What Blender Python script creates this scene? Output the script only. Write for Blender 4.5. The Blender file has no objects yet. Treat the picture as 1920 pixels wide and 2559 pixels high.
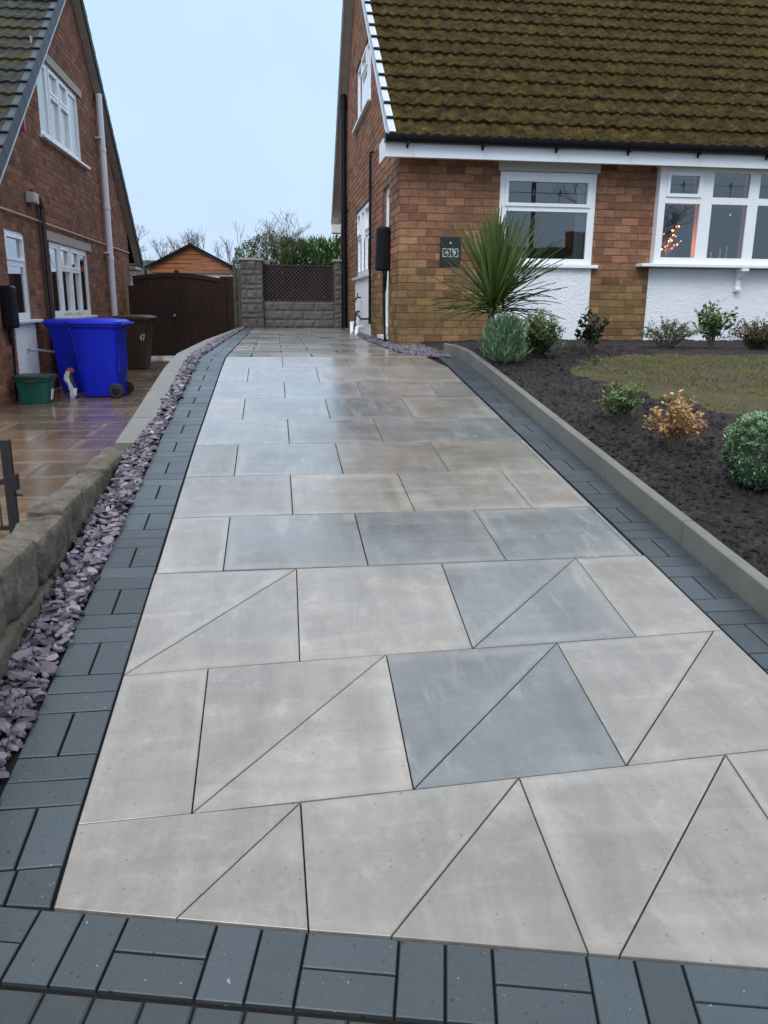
import bpy, math, random
from mathutils import Vector, Matrix, noise
random.seed(7)
R = math.radians
sc = bpy.context.scene
col = sc.collection

# ---------------------------------------------------------------- helpers
class MB:
    def __init__(s):
        s.v=[]; s.f=[]; s.uv=[]; s.t=[]; s.m=[]
    def face(s, pts, uv=None, tone=(.5,.5,.5), m=0):
        b=len(s.v); s.v.extend([tuple(p) for p in pts]); s.f.append(tuple(range(b,b+len(pts))))
        s.uv.append(uv if uv else [(0,0)]*len(pts)); s.t.append(tone); s.m.append(m)
    def mesh(s, verts, faces, tone=(.5,.5,.5), m=0):
        b=len(s.v); s.v.extend([tuple(p) for p in verts])
        for f in faces:
            s.f.append(tuple(b+i for i in f)); s.uv.append([(0,0)]*len(f)); s.t.append(tone); s.m.append(m)
    def box(s, lo, hi, M=None, tone=(.5,.5,.5), m=0):
        x0,y0,z0=lo; x1,y1,z1=hi
        P=[Vector(p) for p in ((x0,y0,z0),(x1,y0,z0),(x1,y1,z0),(x0,y1,z0),(x0,y0,z1),(x1,y0,z1),(x1,y1,z1),(x0,y1,z1))]
        if M is not None: P=[M@p if isinstance(M,Matrix) else Vector(M(*p)) for p in P]
        s.mesh(P,[(0,3,2,1),(4,5,6,7),(0,1,5,4),(1,2,6,5),(2,3,7,6),(3,0,4,7)],tone,m)
    def bar(s, a, b, r0, r1=None, n=6, tone=(.5,.5,.5), m=0, cap=True):
        s.tube([a,b],[r0, r0 if r1 is None else r1],n,tone,m,cap)
    def tube(s, pts, rs, n=6, tone=(.5,.5,.5), m=0, cap=True):
        pts=[Vector(p) for p in pts]
        if not isinstance(rs,(list,tuple)): rs=[rs]*len(pts)
        vs=[]
        up=None
        for i,p in enumerate(pts):
            d=(pts[min(i+1,len(pts)-1)]-pts[max(i-1,0)])
            if d.length<1e-9: d=Vector((0,0,1))
            d.normalize()
            if up is None:
                up=Vector((0,0,1)) if abs(d.z)<.9 else Vector((1,0,0))
            a=d.cross(up); a.normalize(); b=a.cross(d); up=b
            for k in range(n):
                t=2*math.pi*k/n
                vs.append(p+a*math.cos(t)*rs[i]+b*math.sin(t)*rs[i])
        fs=[]
        for i in range(len(pts)-1):
            for k in range(n):
                fs.append((i*n+k,i*n+(k+1)%n,(i+1)*n+(k+1)%n,(i+1)*n+k))
        if cap:
            fs.append(tuple(reversed(range(n)))); fs.append(tuple((len(pts)-1)*n+k for k in range(n)))
        s.mesh(vs,fs,tone,m)
    def build(s, name, mats, parent=None, smooth=False, bevel=0):
        me=bpy.data.meshes.new(name); me.from_pydata(s.v,[],s.f)
        if not isinstance(mats,(list,tuple)): mats=[mats]
        for x in mats: me.materials.append(x)
        uvl=me.uv_layers.new(name='UVMap'); ca=me.color_attributes.new('tone','FLOAT_COLOR','CORNER')
        uvs=[]; cs=[]
        for f,u,t in zip(s.f,s.uv,s.t):
            for k in range(len(f)):
                uvs.extend(u[k]); cs.extend((t[0],t[1],t[2],1))
        uvl.data.foreach_set('uv',uvs); ca.data.foreach_set('color',cs)
        me.polygons.foreach_set('material_index',s.m)
        if smooth: me.polygons.foreach_set('use_smooth',[True]*len(s.f))
        me.update()
        o=bpy.data.objects.new(name,me); col.objects.link(o)
        if parent: o.parent=parent
        if bevel:
            bm=o.modifiers.new('bevel','BEVEL'); bm.width=bevel; bm.segments=2; bm.limit_method='ANGLE'
        return o

def tag(o,label,cat,group=None):
    o['label']=label; o['category']=cat
    if group: o['group']=group
    return o
def struct(o,kind='structure',label=None,cat=None):
    o['kind']=kind
    if label: o['label']=label
    if cat: o['category']=cat
    return o
def empty(name,loc,label=None,cat=None,group=None,rz=0):
    o=bpy.data.objects.new(name,None); o.location=loc; o.rotation_euler=(0,0,rz); o.empty_display_size=.1
    col.objects.link(o)
    if label: tag(o,label,cat,group)
    return o
def copy_tree(o,parent=None):
    c=o.copy(); col.objects.link(c)
    if parent: c.parent=parent
    for ch in list(o.children): copy_tree(ch,c)
    return c
def rnd(a,b): return random.uniform(a,b)

def leaf(mb,p,d,L,w_,tone,m=0,fold=.25,bend=0):
    d=d.normalized(); up=Vector((rnd(-.6,.6),rnd(-.6,.6),1)); s=d.cross(up)
    if s.length<.01: s=Vector((1,0,0))
    s.normalize(); n=s.cross(d)
    a=p; b=p+d*L*.45+s*w_/2+n*fold*w_/2; c=p+d*L*.45-s*w_/2+n*fold*w_/2; e=p+d*L-n*bend*L; mid=p+d*L*.5
    mb.mesh([a,b,e,c,mid],[(0,1,4),(1,2,4),(2,3,4),(3,0,4)],tone,m)
def sph(): 
    z=rnd(-1,1); a=rnd(0,6.283); r_=math.sqrt(1-z*z); return Vector((r_*math.cos(a),r_*math.sin(a),z))
# ---------------------------------------------------------------- materials
class NT:
    def __init__(s,name):
        s.m=bpy.data.materials.new(name); s.m.use_nodes=True; s.t=s.m.node_tree
        s.n=s.t.nodes; s.p=s.n['Principled BSDF']; s.out=s.n['Material Output']
    def new(s,typ,**kw):
        n=s.n.new(typ)
        for k,v in kw.items():
            if k.startswith('_'): setattr(n,k[1:],v)
            else: n.inputs[k.replace('__',' ')].default_value=v
        return n
    def l(s,a,b): s.t.links.new(a,b)
    def coord(s,kind='Object',scale=None):
        c=s.new('ShaderNodeTexCoord')
        o=c.outputs[kind]
        if scale:
            mp=s.new('ShaderNodeMapping'); mp.inputs['Scale'].default_value=scale; s.l(o,mp.inputs[0]); o=mp.outputs[0]
        return o
    def noise(s,vec,scale,detail=4,rough=.6,dist=0):
        n=s.new('ShaderNodeTexNoise'); n.inputs['Scale'].default_value=scale; n.inputs['Detail'].default_value=detail
        n.inputs['Roughness'].default_value=rough; n.inputs['Distortion'].default_value=dist
        if vec: s.l(vec,n.inputs['Vector'])
        return n.outputs['Fac']
    def ramp(s,fac,stops):
        r=s.new('ShaderNodeValToRGB'); e=r.color_ramp.elements
        while len(e)>1: e.remove(e[-1])
        e[0].position=stops[0][0]; c=stops[0][1]; e[0].color=(c,c,c,1) if not isinstance(c,tuple) else (*c,1)
        for p,c in stops[1:]:
            q=e.new(p); q.color=(c,c,c,1) if not isinstance(c,tuple) else (*c,1)
        s.l(fac,r.inputs[0]); return r.outputs[0]
    def mix(s,fac,a,b,mode='MIX'):
        n=s.new('ShaderNodeMix'); n.data_type='RGBA'; n.blend_type=mode
        for sock,v in ((n.inputs[0],fac),(n.inputs[6],a),(n.inputs[7],b)):
            if isinstance(v,(int,float)): sock.default_value=v
            elif isinstance(v,tuple): sock.default_value=(*v,1) if len(v)==3 else v
            else: s.l(v,sock)
        return n.outputs[2]
    def math(s,op,a,b=0):
        n=s.new('ShaderNodeMath',_operation=op)
        for sock,v in ((n.inputs[0],a),(n.inputs[1],b)):
            if isinstance(v,(int,float)): sock.default_value=v
            else: s.l(v,sock)
        return n.outputs[0]
    def bump(s,h,strength=.3,dist=.01,normal=None):
        b=s.new('ShaderNodeBump'); b.inputs['Strength'].default_value=strength; b.inputs['Distance'].default_value=dist
        s.l(h,b.inputs['Height'])
        if normal: s.l(normal,b.inputs['Normal'])
        return b.outputs[0]
    def set(s,color=None,rough=None,normal=None,spec=None,coat=None):
        P=s.p.inputs
        for k,v in (('Base Color',color),('Roughness',rough),('Normal',normal),('Specular IOR Level',spec),('Coat Weight',coat)):
            if v is None: continue
            if isinstance(v,(int,float)): P[k].default_value=v
            elif isinstance(v,tuple): P[k].default_value=(*v,1)
            else: s.l(v,P[k])
        return s.m

def plain(name,c,rough=.5,var=.15,scale=8,bump=.1,spec=.5,bscale=None):
    n=NT(name); v=n.coord()
    f=n.noise(v,scale,5)
    f2=n.noise(v,scale*6,3)
    d=n.ramp(f,[(.3,1-var),(.7,1+var)]) if False else n.math('MULTIPLY_ADD',f,2*var)
    n.n[-1] if False else None
    k=n.new('ShaderNodeMath',_operation='MULTIPLY_ADD'); n.l(f,k.inputs[0]); k.inputs[1].default_value=2*var*1.6; k.inputs[2].default_value=1-var*1.6
    colr=n.mix(1.0,c,k.outputs[0],'MULTIPLY')
    rr=n.new('ShaderNodeMath',_operation='MULTIPLY_ADD'); n.l(f2,rr.inputs[0]); rr.inputs[1].default_value=.2; rr.inputs[2].default_value=rough-.1
    nb=n.bump(n.noise(v,bscale or scale*10,4),bump,.004) if bump else None
    return n.set(colr,rr.outputs[0],nb,spec)

def brick_mat(name,c1,c2,mortar,stain=None,dark=1.0):
    n=NT(name); ob=n.coord('Object')
    at=n.new('ShaderNodeAttribute',_attribute_name='tone'); sp=n.new('ShaderNodeSeparateColor'); n.l(at.outputs['Color'],sp.inputs[0])
    # r>1.5 never used: bricks carry r in 0..1, mortar faces are a second material slot
    st=n.noise(n.coord('Object',(3,3,26)),2.2,5,.7,.3); fine=n.noise(ob,70,4,.75); big=n.noise(ob,1.0,4,.6); blot=n.noise(ob,11,4,.7)
    c=n.mix(sp.outputs[0],c1,c2); k=n.new('ShaderNodeMath',_operation='MULTIPLY_ADD'); n.l(sp.outputs[1],k.inputs[0]); k.inputs[1].default_value=.5; k.inputs[2].default_value=.75
    c=n.mix(1,c,k.outputs[0],'MULTIPLY')
    c=n.mix(1,c,n.ramp(st,[(.3,.72),(.5,1.0),(.72,1.28)]),'MULTIPLY'); c=n.mix(1,c,n.ramp(blot,[(.3,.8),(.7,1.2)]),'MULTIPLY')
    c=n.mix(1,c,n.ramp(fine,[(.3,.82),(.7,1.15)]),'MULTIPLY'); c=n.mix(1,c,n.ramp(big,[(.3,.85),(.7,1.1)]),'MULTIPLY')
    if stain:
        sep=n.new('ShaderNodeSeparateXYZ'); n.l(ob,sep.inputs[0])
        z=n.math('ADD',sep.outputs[2],n.math('MULTIPLY',n.math('SUBTRACT',n.noise(ob,1.3,5,.6),.5),1.6))
        r_=n.ramp(n.math('MULTIPLY',n.math('ADD',z,1.0),.4),[(.10,0),(.30,.75),(.52,.6),(.72,0)])
        c=n.mix(r_,c,n.mix(1,c,(.78,1.08,.68),'MULTIPLY'))
    return n.set(c,.85,n.bump(n.math('ADD',st,fine),.5,.005),.25)
def brick_mat_old(name,c1,c2,mortar,stain=None,dark=1.0):
    n=NT(name)
    uv=n.coord('UV'); ob=n.coord('Object')
    b=n.new('ShaderNodeTexBrick'); n.l(uv,b.inputs['Vector'])
    b.inputs['Scale'].default_value=1; b.inputs['Brick Width'].default_value=.24; b.inputs['Row Height'].default_value=.095
    b.inputs['Mortar Size'].default_value=.0055; b.inputs['Mortar Smooth'].default_value=.25; b.inputs['Bias'].default_value=0
    b.inputs['Color1'].default_value=(*c1,1); b.inputs['Color2'].default_value=(*c2,1); b.inputs['Mortar'].default_value=(*mortar,1)
    # per-course tone: streaky, like fired rustic bricks
    mp=n.new('ShaderNodeMapping'); mp.inputs['Scale'].default_value=(4.2,10.5,1); n.l(uv,mp.inputs[0])
    cell=n.new('ShaderNodeTexWhiteNoise'); 
    big=n.noise(ob,1.1,4,.6); fine=n.noise(uv,38,4,.7)
    v1=n.ramp(n.noise(mp.outputs[0],1.3,2,.5),[(.3,.62),(.5,1.0),(.72,1.32)])
    c=n.mix(1,b.outputs['Color'],v1,'MULTIPLY')
    v2=n.ramp(big,[(.3,.78),(.7,1.15)]); c=n.mix(1,c,v2,'MULTIPLY')
    v3=n.ramp(fine,[(.3,.8),(.7,1.18)]); c=n.mix(1,c,v3,'MULTIPLY')
    if stain:
        sep=n.new('ShaderNodeSeparateXYZ'); n.l(ob,sep.inputs[0])
        z=n.math('ADD',sep.outputs[2],n.math('MULTIPLY',n.math('SUBTRACT',n.noise(ob,1.7,5,.65),.5),1.5))
        f=n.ramp(z,[(0,1.0),(.001,1.0)])
        mr=n.new('ShaderNodeMapRange'); mr.inputs['From Min'].default_value=stain[1]; mr.inputs['From Max'].default_value=stain[0]
        mr.inputs['To Min'].default_value=0; mr.inputs['To Max'].default_value=.8; n.l(z,mr.inputs['Value'])
        c=n.mix(mr.outputs[0],c,n.mix(1,c,(.75,1.12,.55),'MULTIPLY'))
    if dark!=1: c=n.mix(1,c,(dark,dark,dark),'MULTIPLY')
    h=n.math('SUBTRACT',n.math('MULTIPLY',fine,.25),b.outputs['Fac'])
    return n.set(c,.82,n.bump(h,.7,.006),.3)

M={}
def render_mat():
    n=NT('white_stucco'); v=n.coord(); a=n.noise(v,34,4,.6,.6); b=n.noise(v,2,4); c=n.mix(1,(.86,.87,.89),n.ramp(b,[(.3,.94),(.7,1.03)]),'MULTIPLY')
    c=n.mix(1,c,n.ramp(a,[(.38,.93),(.5,1.0)]),'MULTIPLY')  # shade of the stucco hollows put into the colour, darker where the bump is low
    return n.set(c,.75,n.bump(n.ramp(a,[(.35,0),(.65,1)]),.5,.010),.3)
M['brick']=brick_mat('orange_brick',(.325,.158,.09),(.20,.094,.054),None,(-.6,1.0))
M['mortar']=plain('mortar',(.16,.11,.075),.9,.25,6,.3)
M['mortar2']=plain('pale_mortar',(.25,.17,.13),.9,.2,6,.3)
M['brick2']=brick_mat('red_brick',(.25,.112,.064),(.15,.066,.04),None,None)
M['render']=render_mat()
M['upvc']=plain('white_plastic',(.87,.88,.89),.28,.03,3,0)
M['fascia']=plain('fascia_board',(.82,.83,.86),.35,.05,2,0)
M['cream']=plain('cream_board',(.52,.50,.43),.55,.06,3,.1)
M['black']=plain('black_plastic',(.008,.009,.012),.38,.2,6,.03,.25)
M['blackdull']=plain('black_gutter',(.008,.009,.012),.5,.2,6,.05,.2)
M['verge']=plain('pale_verge',(.50,.56,.63),.5,.12,9,.1)
M['vergedark']=plain('dark_verge',(.04,.055,.07),.5,.2,9,.15,.25)
M['soffit']=plain('weathered_board',(.42,.38,.34),.7,.2,5,.2)
M['pipe']=plain('white_pipe',(.74,.74,.78),.35,.04,5,0)
M['copper']=plain('pink_conduit',(.5,.33,.25),.4,.1,8,0)
M['brownpipe']=plain('brown_conduit',(.045,.03,.028),.5,.1,8,0)
M['concrete']=plain('concrete_lintel',(.36,.33,.29),.85,.12,9,.3)
M['kerb']=plain('kerb_concrete',(.165,.157,.137),.5,.22,3.5,.25,.4,60)
M['iron']=plain('black_iron',(.012,.012,.013),.5,.3,30,.4)
M['rust']=plain('rusty_iron',(.09,.035,.02),.7,.35,30,.4)
M['woodgate']=None
M['tyre']=plain('rubber',(.02,.02,.022),.7,.1,10,.1)
M['trim']=plain('galvanised',(.30,.31,.33),.45,.1,10,.1)
M['bark']=plain('bark',(.10,.08,.06),.9,.25,15,.5)
M['twig']=plain('twig',(.13,.11,.105),.9,.2,15,.2)

def wheelie(name,c,r=.42):
    n=NT(name); v=n.coord(); f=n.noise(v,5,4); k=n.ramp(f,[(.3,.85),(.7,1.12)])
    return n.set(n.mix(1,c,k,'MULTIPLY'),r,n.bump(n.noise(v,120,2),.06,.002),.3)
M['blue']=wheelie('blue_plastic',(.004,.016,.46)); M['brown']=wheelie('brown_plastic',(.062,.036,.028),.45); M['green']=wheelie('green_plastic',(.02,.11,.075),.4)
M['greenlid']=wheelie('dark_green_plastic',(.03,.045,.04),.4)

def wood(name,c,scale=(30,30,1.2),rough=.65):
    n=NT(name); v=n.coord('Object',scale); f=n.noise(v,1.0,6,.65,.4); k=n.ramp(f,[(.25,.6),(.75,1.35)])
    b=n.noise(n.coord(),1.5,3); c2=n.mix(1,c,k,'MULTIPLY'); c2=n.mix(1,c2,n.ramp(b,[(.3,.75),(.7,1.2)]),'MULTIPLY')
    return n.set(c2,rough,n.bump(f,.3,.004),.3)
M['woodgate']=wood('dark_stained_timber',(.028,.014,.011))
M['orangewood']=wood('orange_shiplap',(.33,.115,.045),(1.2,30,30))
M['lattice']=wood('lattice_timber',(.07,.052,.048))
M['postwood']=wood('grey_post_timber',(.14,.12,.11))
def glass(name,tint=(.75,.8,.82)):
    n=NT(name); n.n.remove(n.p)
    fr=n.new('ShaderNodeFresnel'); fr.inputs[0].default_value=1.5
    k=n.new('ShaderNodeMath',_operation='MULTIPLY_ADD'); n.l(fr.outputs[0],k.inputs[0]); k.inputs[1].default_value=1.9; k.inputs[2].default_value=.075; k.use_clamp=True
    tr=n.new('ShaderNodeBsdfTransparent'); tr.inputs[0].default_value=(*tint,1)
    gl=n.new('ShaderNodeBsdfGlossy'); gl.inputs['Roughness'].default_value=.01; gl.inputs[0].default_value=(.92,.95,1,1)
    v=n.coord(); bp=n.bump(n.noise(v,.9,2),.06,.02); n.l(bp,gl.inputs['Normal'])
    mx=n.new('ShaderNodeMixShader'); n.l(k.outputs[0],mx.inputs[0]); n.l(tr.outputs[0],mx.inputs[1]); n.l(gl.outputs[0],mx.inputs[2])
    n.l(mx.outputs[0],n.out.inputs[0]); return n.m
M['glass']=glass('window_glass')
M['obscure']=plain('obscured_glass',(.46,.54,.56),.12,.08,6,.1)
M['curtain']=plain('grey_curtain',(.13,.16,.17),.8,.2,4,.1)
M['blind']=plain('pale_blind',(.36,.40,.42),.8,.1,4,.1)
M['lead']=plain('leaded_motif',(.045,.05,.055),.35,.1,8,0)

# paving flags: tone r = grey/buff, g = brightness, b = pattern offset
def flag_mat(name,buff,grey,wet=(.12,.42),bump=.12,dark=1.,coat=0):
    n=NT(name); at=n.new('ShaderNodeAttribute',_attribute_name='tone')
    sp=n.new('ShaderNodeSeparateColor'); n.l(at.outputs['Color'],sp.inputs[0])
    ob=n.coord()
    off=n.new('ShaderNodeVectorMath',_operation='SCALE'); n.l(at.outputs['Color'],off.inputs[0]); off.inputs['Scale'].default_value=37
    ad=n.new('ShaderNodeVectorMath',_operation='ADD'); n.l(ob,ad.inputs[0]); n.l(off.outputs[0],ad.inputs[1]); v=ad.outputs[0]
    rot=n.new('ShaderNodeMapping'); n.l(v,rot.inputs[0]); rot.inputs['Scale'].default_value=(1.1,6,1); rot.inputs['Rotation'].default_value=(0,0,.15)
    st=n.noise(rot.outputs[0],1.2,5,.6,.8)
    rot2=n.new('ShaderNodeMapping'); n.l(v,rot2.inputs[0]); rot2.inputs['Scale'].default_value=(5,1.1,1)
    st2=n.noise(rot2.outputs[0],1.6,5,.65,.5)
    cl=n.noise(v,2.6,5,.6); fine=n.noise(v,55,5,.75); speck=n.noise(ob,95,2,.5)
    c=n.mix(sp.outputs[0],buff,grey)
    c=n.mix(n.ramp(cl,[(.35,0),(.7,.55)]),c,n.mix(.5,buff,grey))
    c=n.mix(1,c,n.ramp(st,[(.28,.82),(.45,.98),(.56,1.02),(.72,1.22)]),'MULTIPLY')
    c=n.mix(1,c,n.ramp(st2,[(.3,.82),(.5,1.0),(.72,1.22)]),'MULTIPLY')
    c=n.mix(1,c,n.ramp(fine,[(.3,.92),(.7,1.07)]),'MULTIPLY')
    blo=n.noise(v,1.3,6,.7,.6); c=n.mix(1,c,n.ramp(blo,[(.3,.87),(.5,1.0),(.7,1.15)]),'MULTIPLY')
    c=n.mix(n.ramp(n.noise(v,9,5,.75,.4),[(.52,0),(.7,.4)]),c,n.mix(1,c,(1.7,1.65,1.6),'MULTIPLY'))
    uvs=n.new('ShaderNodeSeparateXYZ'); n.l(n.coord('UV'),uvs.inputs[0])
    ed=n.math('MINIMUM',n.math('MINIMUM',uvs.outputs[0],n.math('SUBTRACT',1,uvs.outputs[0])),n.math('MINIMUM',uvs.outputs[1],n.math('SUBTRACT',1,uvs.outputs[1])))
    ed=n.math('ADD',ed,n.math('MULTIPLY',n.math('SUBTRACT',n.noise(v,6,5,.7),.5),.13))
    edm=n.math('MULTIPLY',n.ramp(ed,[(.0,.15),(.035,.7),(.075,.35),(.11,0)]),n.ramp(n.noise(v,1.1,3),[(.4,0),(.6,.8)]))
    c=n.mix(edm,c,n.mix(.55,c,(.40,.37,.32)))
    sm=n.new('ShaderNodeMapping'); n.l(v,sm.inputs[0]); sm.inputs['Scale'].default_value=(9,1.6,1); sm.inputs['Rotation'].default_value=(0,0,.35)
    sk3=n.math('MULTIPLY',n.ramp(n.noise(sm.outputs[0],1.5,5,.6,.6),[(.53,0),(.66,.5)]),n.math('MULTIPLY',sp.outputs[0],n.ramp(n.noise(v,1.7,3,.5),[(.5,0),(.6,1)])))
    c=n.mix(sk3,c,(.36,.35,.31))
    c=n.mix(n.ramp(speck,[(.70,0),(.75,.75)]),c,(.05,.047,.042))
    k=n.new('ShaderNodeMath',_operation='MULTIPLY_ADD'); n.l(sp.outputs[1],k.inputs[0]); k.inputs[1].default_value=.5*dark; k.inputs[2].default_value=.75*dark
    c=n.mix(1,c,k.outputs[0],'MULTIPLY')
    wetn=n.noise(ob,.8,4,.6,.5)
    r=n.math('ADD',n.ramp(wetn,[(.35,wet[0]),(.65,wet[1])]),n.math('MULTIPLY',n.math('SUBTRACT',st,.5),.25))
    h=n.math('ADD',n.math('MULTIPLY',st,.6),n.math('MULTIPLY',fine,.12))
    nb=n.bump(h,bump,.006)
    if coat:
        n.l(n.ramp(n.noise(ob,1.3,4,.6,.8),[(.3,.35),(.6,coat)]),n.p.inputs['Coat Weight']); n.p.inputs['Coat IOR'].default_value=1.4
        n.l(n.ramp(n.math('ADD',n.noise(v,1.9,4,.6),n.math('MULTIPLY',n.math('SUBTRACT',st,.5),.3)),[(.35,.07),(.65,.26)]),n.p.inputs['Coat Roughness'])
        n.l(n.bump(n.noise(ob,5,3),.05,.006),n.p.inputs['Coat Normal'])
    return n.set(c,r,nb,.5)
M['flag']=flag_mat('sandstone_flag',(.228,.198,.163),(.130,.145,.145),(.22,.5),coat=.9)
M['flag2']=flag_mat('wet_brown_flag',(.165,.108,.066),(.115,.082,.056),(.07,.26),.06)
def block_mat():
    n=NT('charcoal_block'); at=n.new('ShaderNodeAttribute',_attribute_name='tone'); sp=n.new('ShaderNodeSeparateColor'); n.l(at.outputs['Color'],sp.inputs[0])
    ob=n.coord(); fine=n.noise(ob,160,4,.75); mid=n.noise(ob,9,4,.6); sk=n.noise(ob,70,1,.5); sk2=n.noise(ob,85,1,.4)
    c=n.mix(mid,(.032,.045,.052),(.048,.061,.068))
    c=n.mix(1,c,n.ramp(fine,[(.3,.8),(.7,1.2)]),'MULTIPLY')
    c=n.mix(n.ramp(sk,[(.73,0),(.76,.8)]),c,(.01,.012,.015))
    c=n.mix(n.ramp(sk2,[(.76,0),(.79,.6)]),c,(.3,.33,.33))
    k=n.new('ShaderNodeMath',_operation='MULTIPLY_ADD'); n.l(sp.outputs[1],k.inputs[0]); k.inputs[1].default_value=.5; k.inputs[2].default_value=.75
    c=n.mix(1,c,k.outputs[0],'MULTIPLY')
    return n.set(c,n.ramp(n.noise(ob,1.1,3),[(.35,.32),(.65,.55)]),n.bump(n.math('SUBTRACT',n.math('MULTIPLY',fine,.6),n.ramp(sk,[(.7,0),(.76,.6)])),.35,.003),.5)
M['block']=block_mat()
M['joint']=plain('dark_joint_sand',(.014,.013,.012),.95,.3,20,.4,.15)
def slate_mat():
    n=NT('plum_slate'); at=n.new('ShaderNodeAttribute',_attribute_name='tone'); sp=n.new('ShaderNodeSeparateColor'); n.l(at.outputs['Color'],sp.inputs[0])
    ob=n.coord(); f=n.noise(ob,40,4)
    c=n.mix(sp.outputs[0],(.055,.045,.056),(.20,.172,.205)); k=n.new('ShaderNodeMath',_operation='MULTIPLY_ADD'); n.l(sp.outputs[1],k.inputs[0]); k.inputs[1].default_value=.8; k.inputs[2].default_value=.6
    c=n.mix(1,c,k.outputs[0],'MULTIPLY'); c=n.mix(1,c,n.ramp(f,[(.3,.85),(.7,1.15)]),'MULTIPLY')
    return n.set(c,.32,n.bump(f,.25,.004),.5)
M['slate']=slate_mat()
def stone_mat():
    n=NT('weathered_stone'); ob=n.coord(); a=n.noise(ob,6,6,.65); b=n.noise(ob,30,5,.7); g=n.noise(ob,3,4,.6); sk=n.noise(ob,60,2)
    c=n.ramp(a,[(.25,(.035,.028,.021)),(.5,(.115,.095,.072)),(.75,(.23,.20,.16))])
    c=n.mix(n.ramp(g,[(.45,0),(.7,.5)]),c,(.125,.10,.062)); c=n.mix(1,c,n.ramp(b,[(.3,.7),(.7,1.25)]),'MULTIPLY')
    c=n.mix(n.ramp(sk,[(.7,0),(.76,.5)]),c,(.4,.4,.38))
    return n.set(c,.75,n.bump(n.math('ADD',a,n.math('MULTIPLY',b,.7)),1,.022),.4)
M['stone']=stone_mat()
def blockwall_mat():
    n=NT('rockfaced_block'); ob=n.coord(); a=n.noise(ob,9,5,.6); b=n.noise(ob,2,3)
    c=n.mix(a,(.075,.073,.064),(.215,.205,.185)); c=n.mix(1,c,n.ramp(b,[(.3,.75),(.7,1.15)]),'MULTIPLY')
    return n.set(c,.85,n.bump(a,.8,.015),.3)
M['bwall']=blockwall_mat()
def moss_mat():
    n=NT('mossy_concrete_tile'); ob=n.coord(); a=n.noise(ob,7,6,.75,.3); b=n.noise(ob,1.4,4,.6); c0=n.noise(ob,32,4,.8); d=n.noise(ob,13,3,.6)
    c=n.ramp(a,[(.30,(.015,.010,.007)),(.43,(.040,.026,.009)),(.55,(.076,.050,.013)),(.66,(.118,.086,.021)),(.78,(.24,.20,.045))])
    c=n.mix(n.ramp(b,[(.40,0),(.65,.7)]),c,n.mix(1,c,(.72,.82,.8),'MULTIPLY'))
    c=n.mix(n.ramp(d,[(.6,0),(.75,.45)]),c,(.10,.085,.075))
    c=n.mix(1,c,n.ramp(c0,[(.25,.4),(.75,1.6)]),'MULTIPLY')
    return n.set(c,.95,n.bump(n.math('ADD',a,c0),1,.03),.1)
M['moss']=moss_mat()
def greytile_mat():
    n=NT('lichen_grey_tile'); ob=n.coord(); a=n.noise(ob,8,6,.7); b=n.noise(ob,2.5,4)
    c=n.ramp(a,[(.3,(.012,.012,.010)),(.5,(.036,.037,.031)),(.7,(.075,.075,.065))]); c=n.mix(n.ramp(b,[(.5,0),(.66,.6)]),c,(.055,.05,.012))
    return n.set(c,.9,n.bump(a,.8,.02),.2)
M['gtile']=greytile_mat()
def soil_mat():
    n=NT('dark_soil'); ob=n.coord(); a=n.noise(ob,26,6,.75); b=n.noise(ob,3,4)
    c=n.ramp(a,[(.3,(.010,.008,.007)),(.5,(.028,.022,.020)),(.7,(.065,.054,.05))]); c=n.mix(1,c,n.ramp(b,[(.3,.8),(.7,1.25)]),'MULTIPLY')
    return n.set(c,.85,n.bump(a,1,.02),.25)
M['soil']=soil_mat()
def lawn_mat():
    n=NT('muddy_turf'); ob=n.coord(); a=n.noise(ob,4,6,.7); b=n.noise(ob,40,4,.7)
    c=n.mix(n.ramp(a,[(.46,0),(.62,1)]),(.070,.056,.036),(.085,.082,.026)); c=n.mix(1,c,n.ramp(b,[(.3,.6),(.7,1.4)]),'MULTIPLY')
    return n.set(c,.9,n.bump(b,.8,.01),.2)
M['lawn']=lawn_mat()
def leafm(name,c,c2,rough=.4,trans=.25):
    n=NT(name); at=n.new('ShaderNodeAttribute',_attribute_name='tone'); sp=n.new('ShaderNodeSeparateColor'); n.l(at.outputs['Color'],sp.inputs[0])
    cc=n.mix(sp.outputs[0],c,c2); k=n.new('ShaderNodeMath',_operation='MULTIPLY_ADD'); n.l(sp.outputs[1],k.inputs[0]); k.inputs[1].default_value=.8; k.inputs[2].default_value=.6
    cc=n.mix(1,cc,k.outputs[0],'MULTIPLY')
    n.set(cc,rough,None,.4)
    tl=n.new('ShaderNodeBsdfTranslucent'); n.l(cc,tl.inputs[0]); mx=n.new('ShaderNodeMixShader'); mx.inputs[0].default_value=trans
    n.l(n.p.outputs[0],mx.inputs[1]); n.l(tl.outputs[0],mx.inputs[2]); n.l(mx.outputs[0],n.out.inputs[0]); return n.m
M['cord']=leafm('cordyline_leaf',(.05,.10,.022),(.15,.20,.05),.35)
M['corddry']=leafm('dry_leaf',(.10,.09,.04),(.2,.17,.09),.6)
M['lav']=leafm('silvery_green',(.06,.14,.08),(.26,.38,.20),.6)
M['bush']=leafm('mid_green',(.045,.09,.03),(.22,.27,.10),.5)
M['darkleaf']=leafm('dark_glossy',(.012,.028,.014),(.035,.06,.03),.25)
M['thin']=leafm('olive_leaf',(.09,.11,.05),(.20,.21,.10),.5)
M['bright']=leafm('fresh_green',(.06,.12,.03),(.22,.30,.10),.4)
M['brownleaf']=leafm('brown_green',(.07,.055,.02),(.17,.13,.05),.5)
M['orangeleaf']=leafm('copper_leaf',(.40,.19,.08),(.66,.46,.18),.5)
M['hebe']=leafm('grey_green',(.075,.16,.075),(.36,.50,.29),.55)
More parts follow.
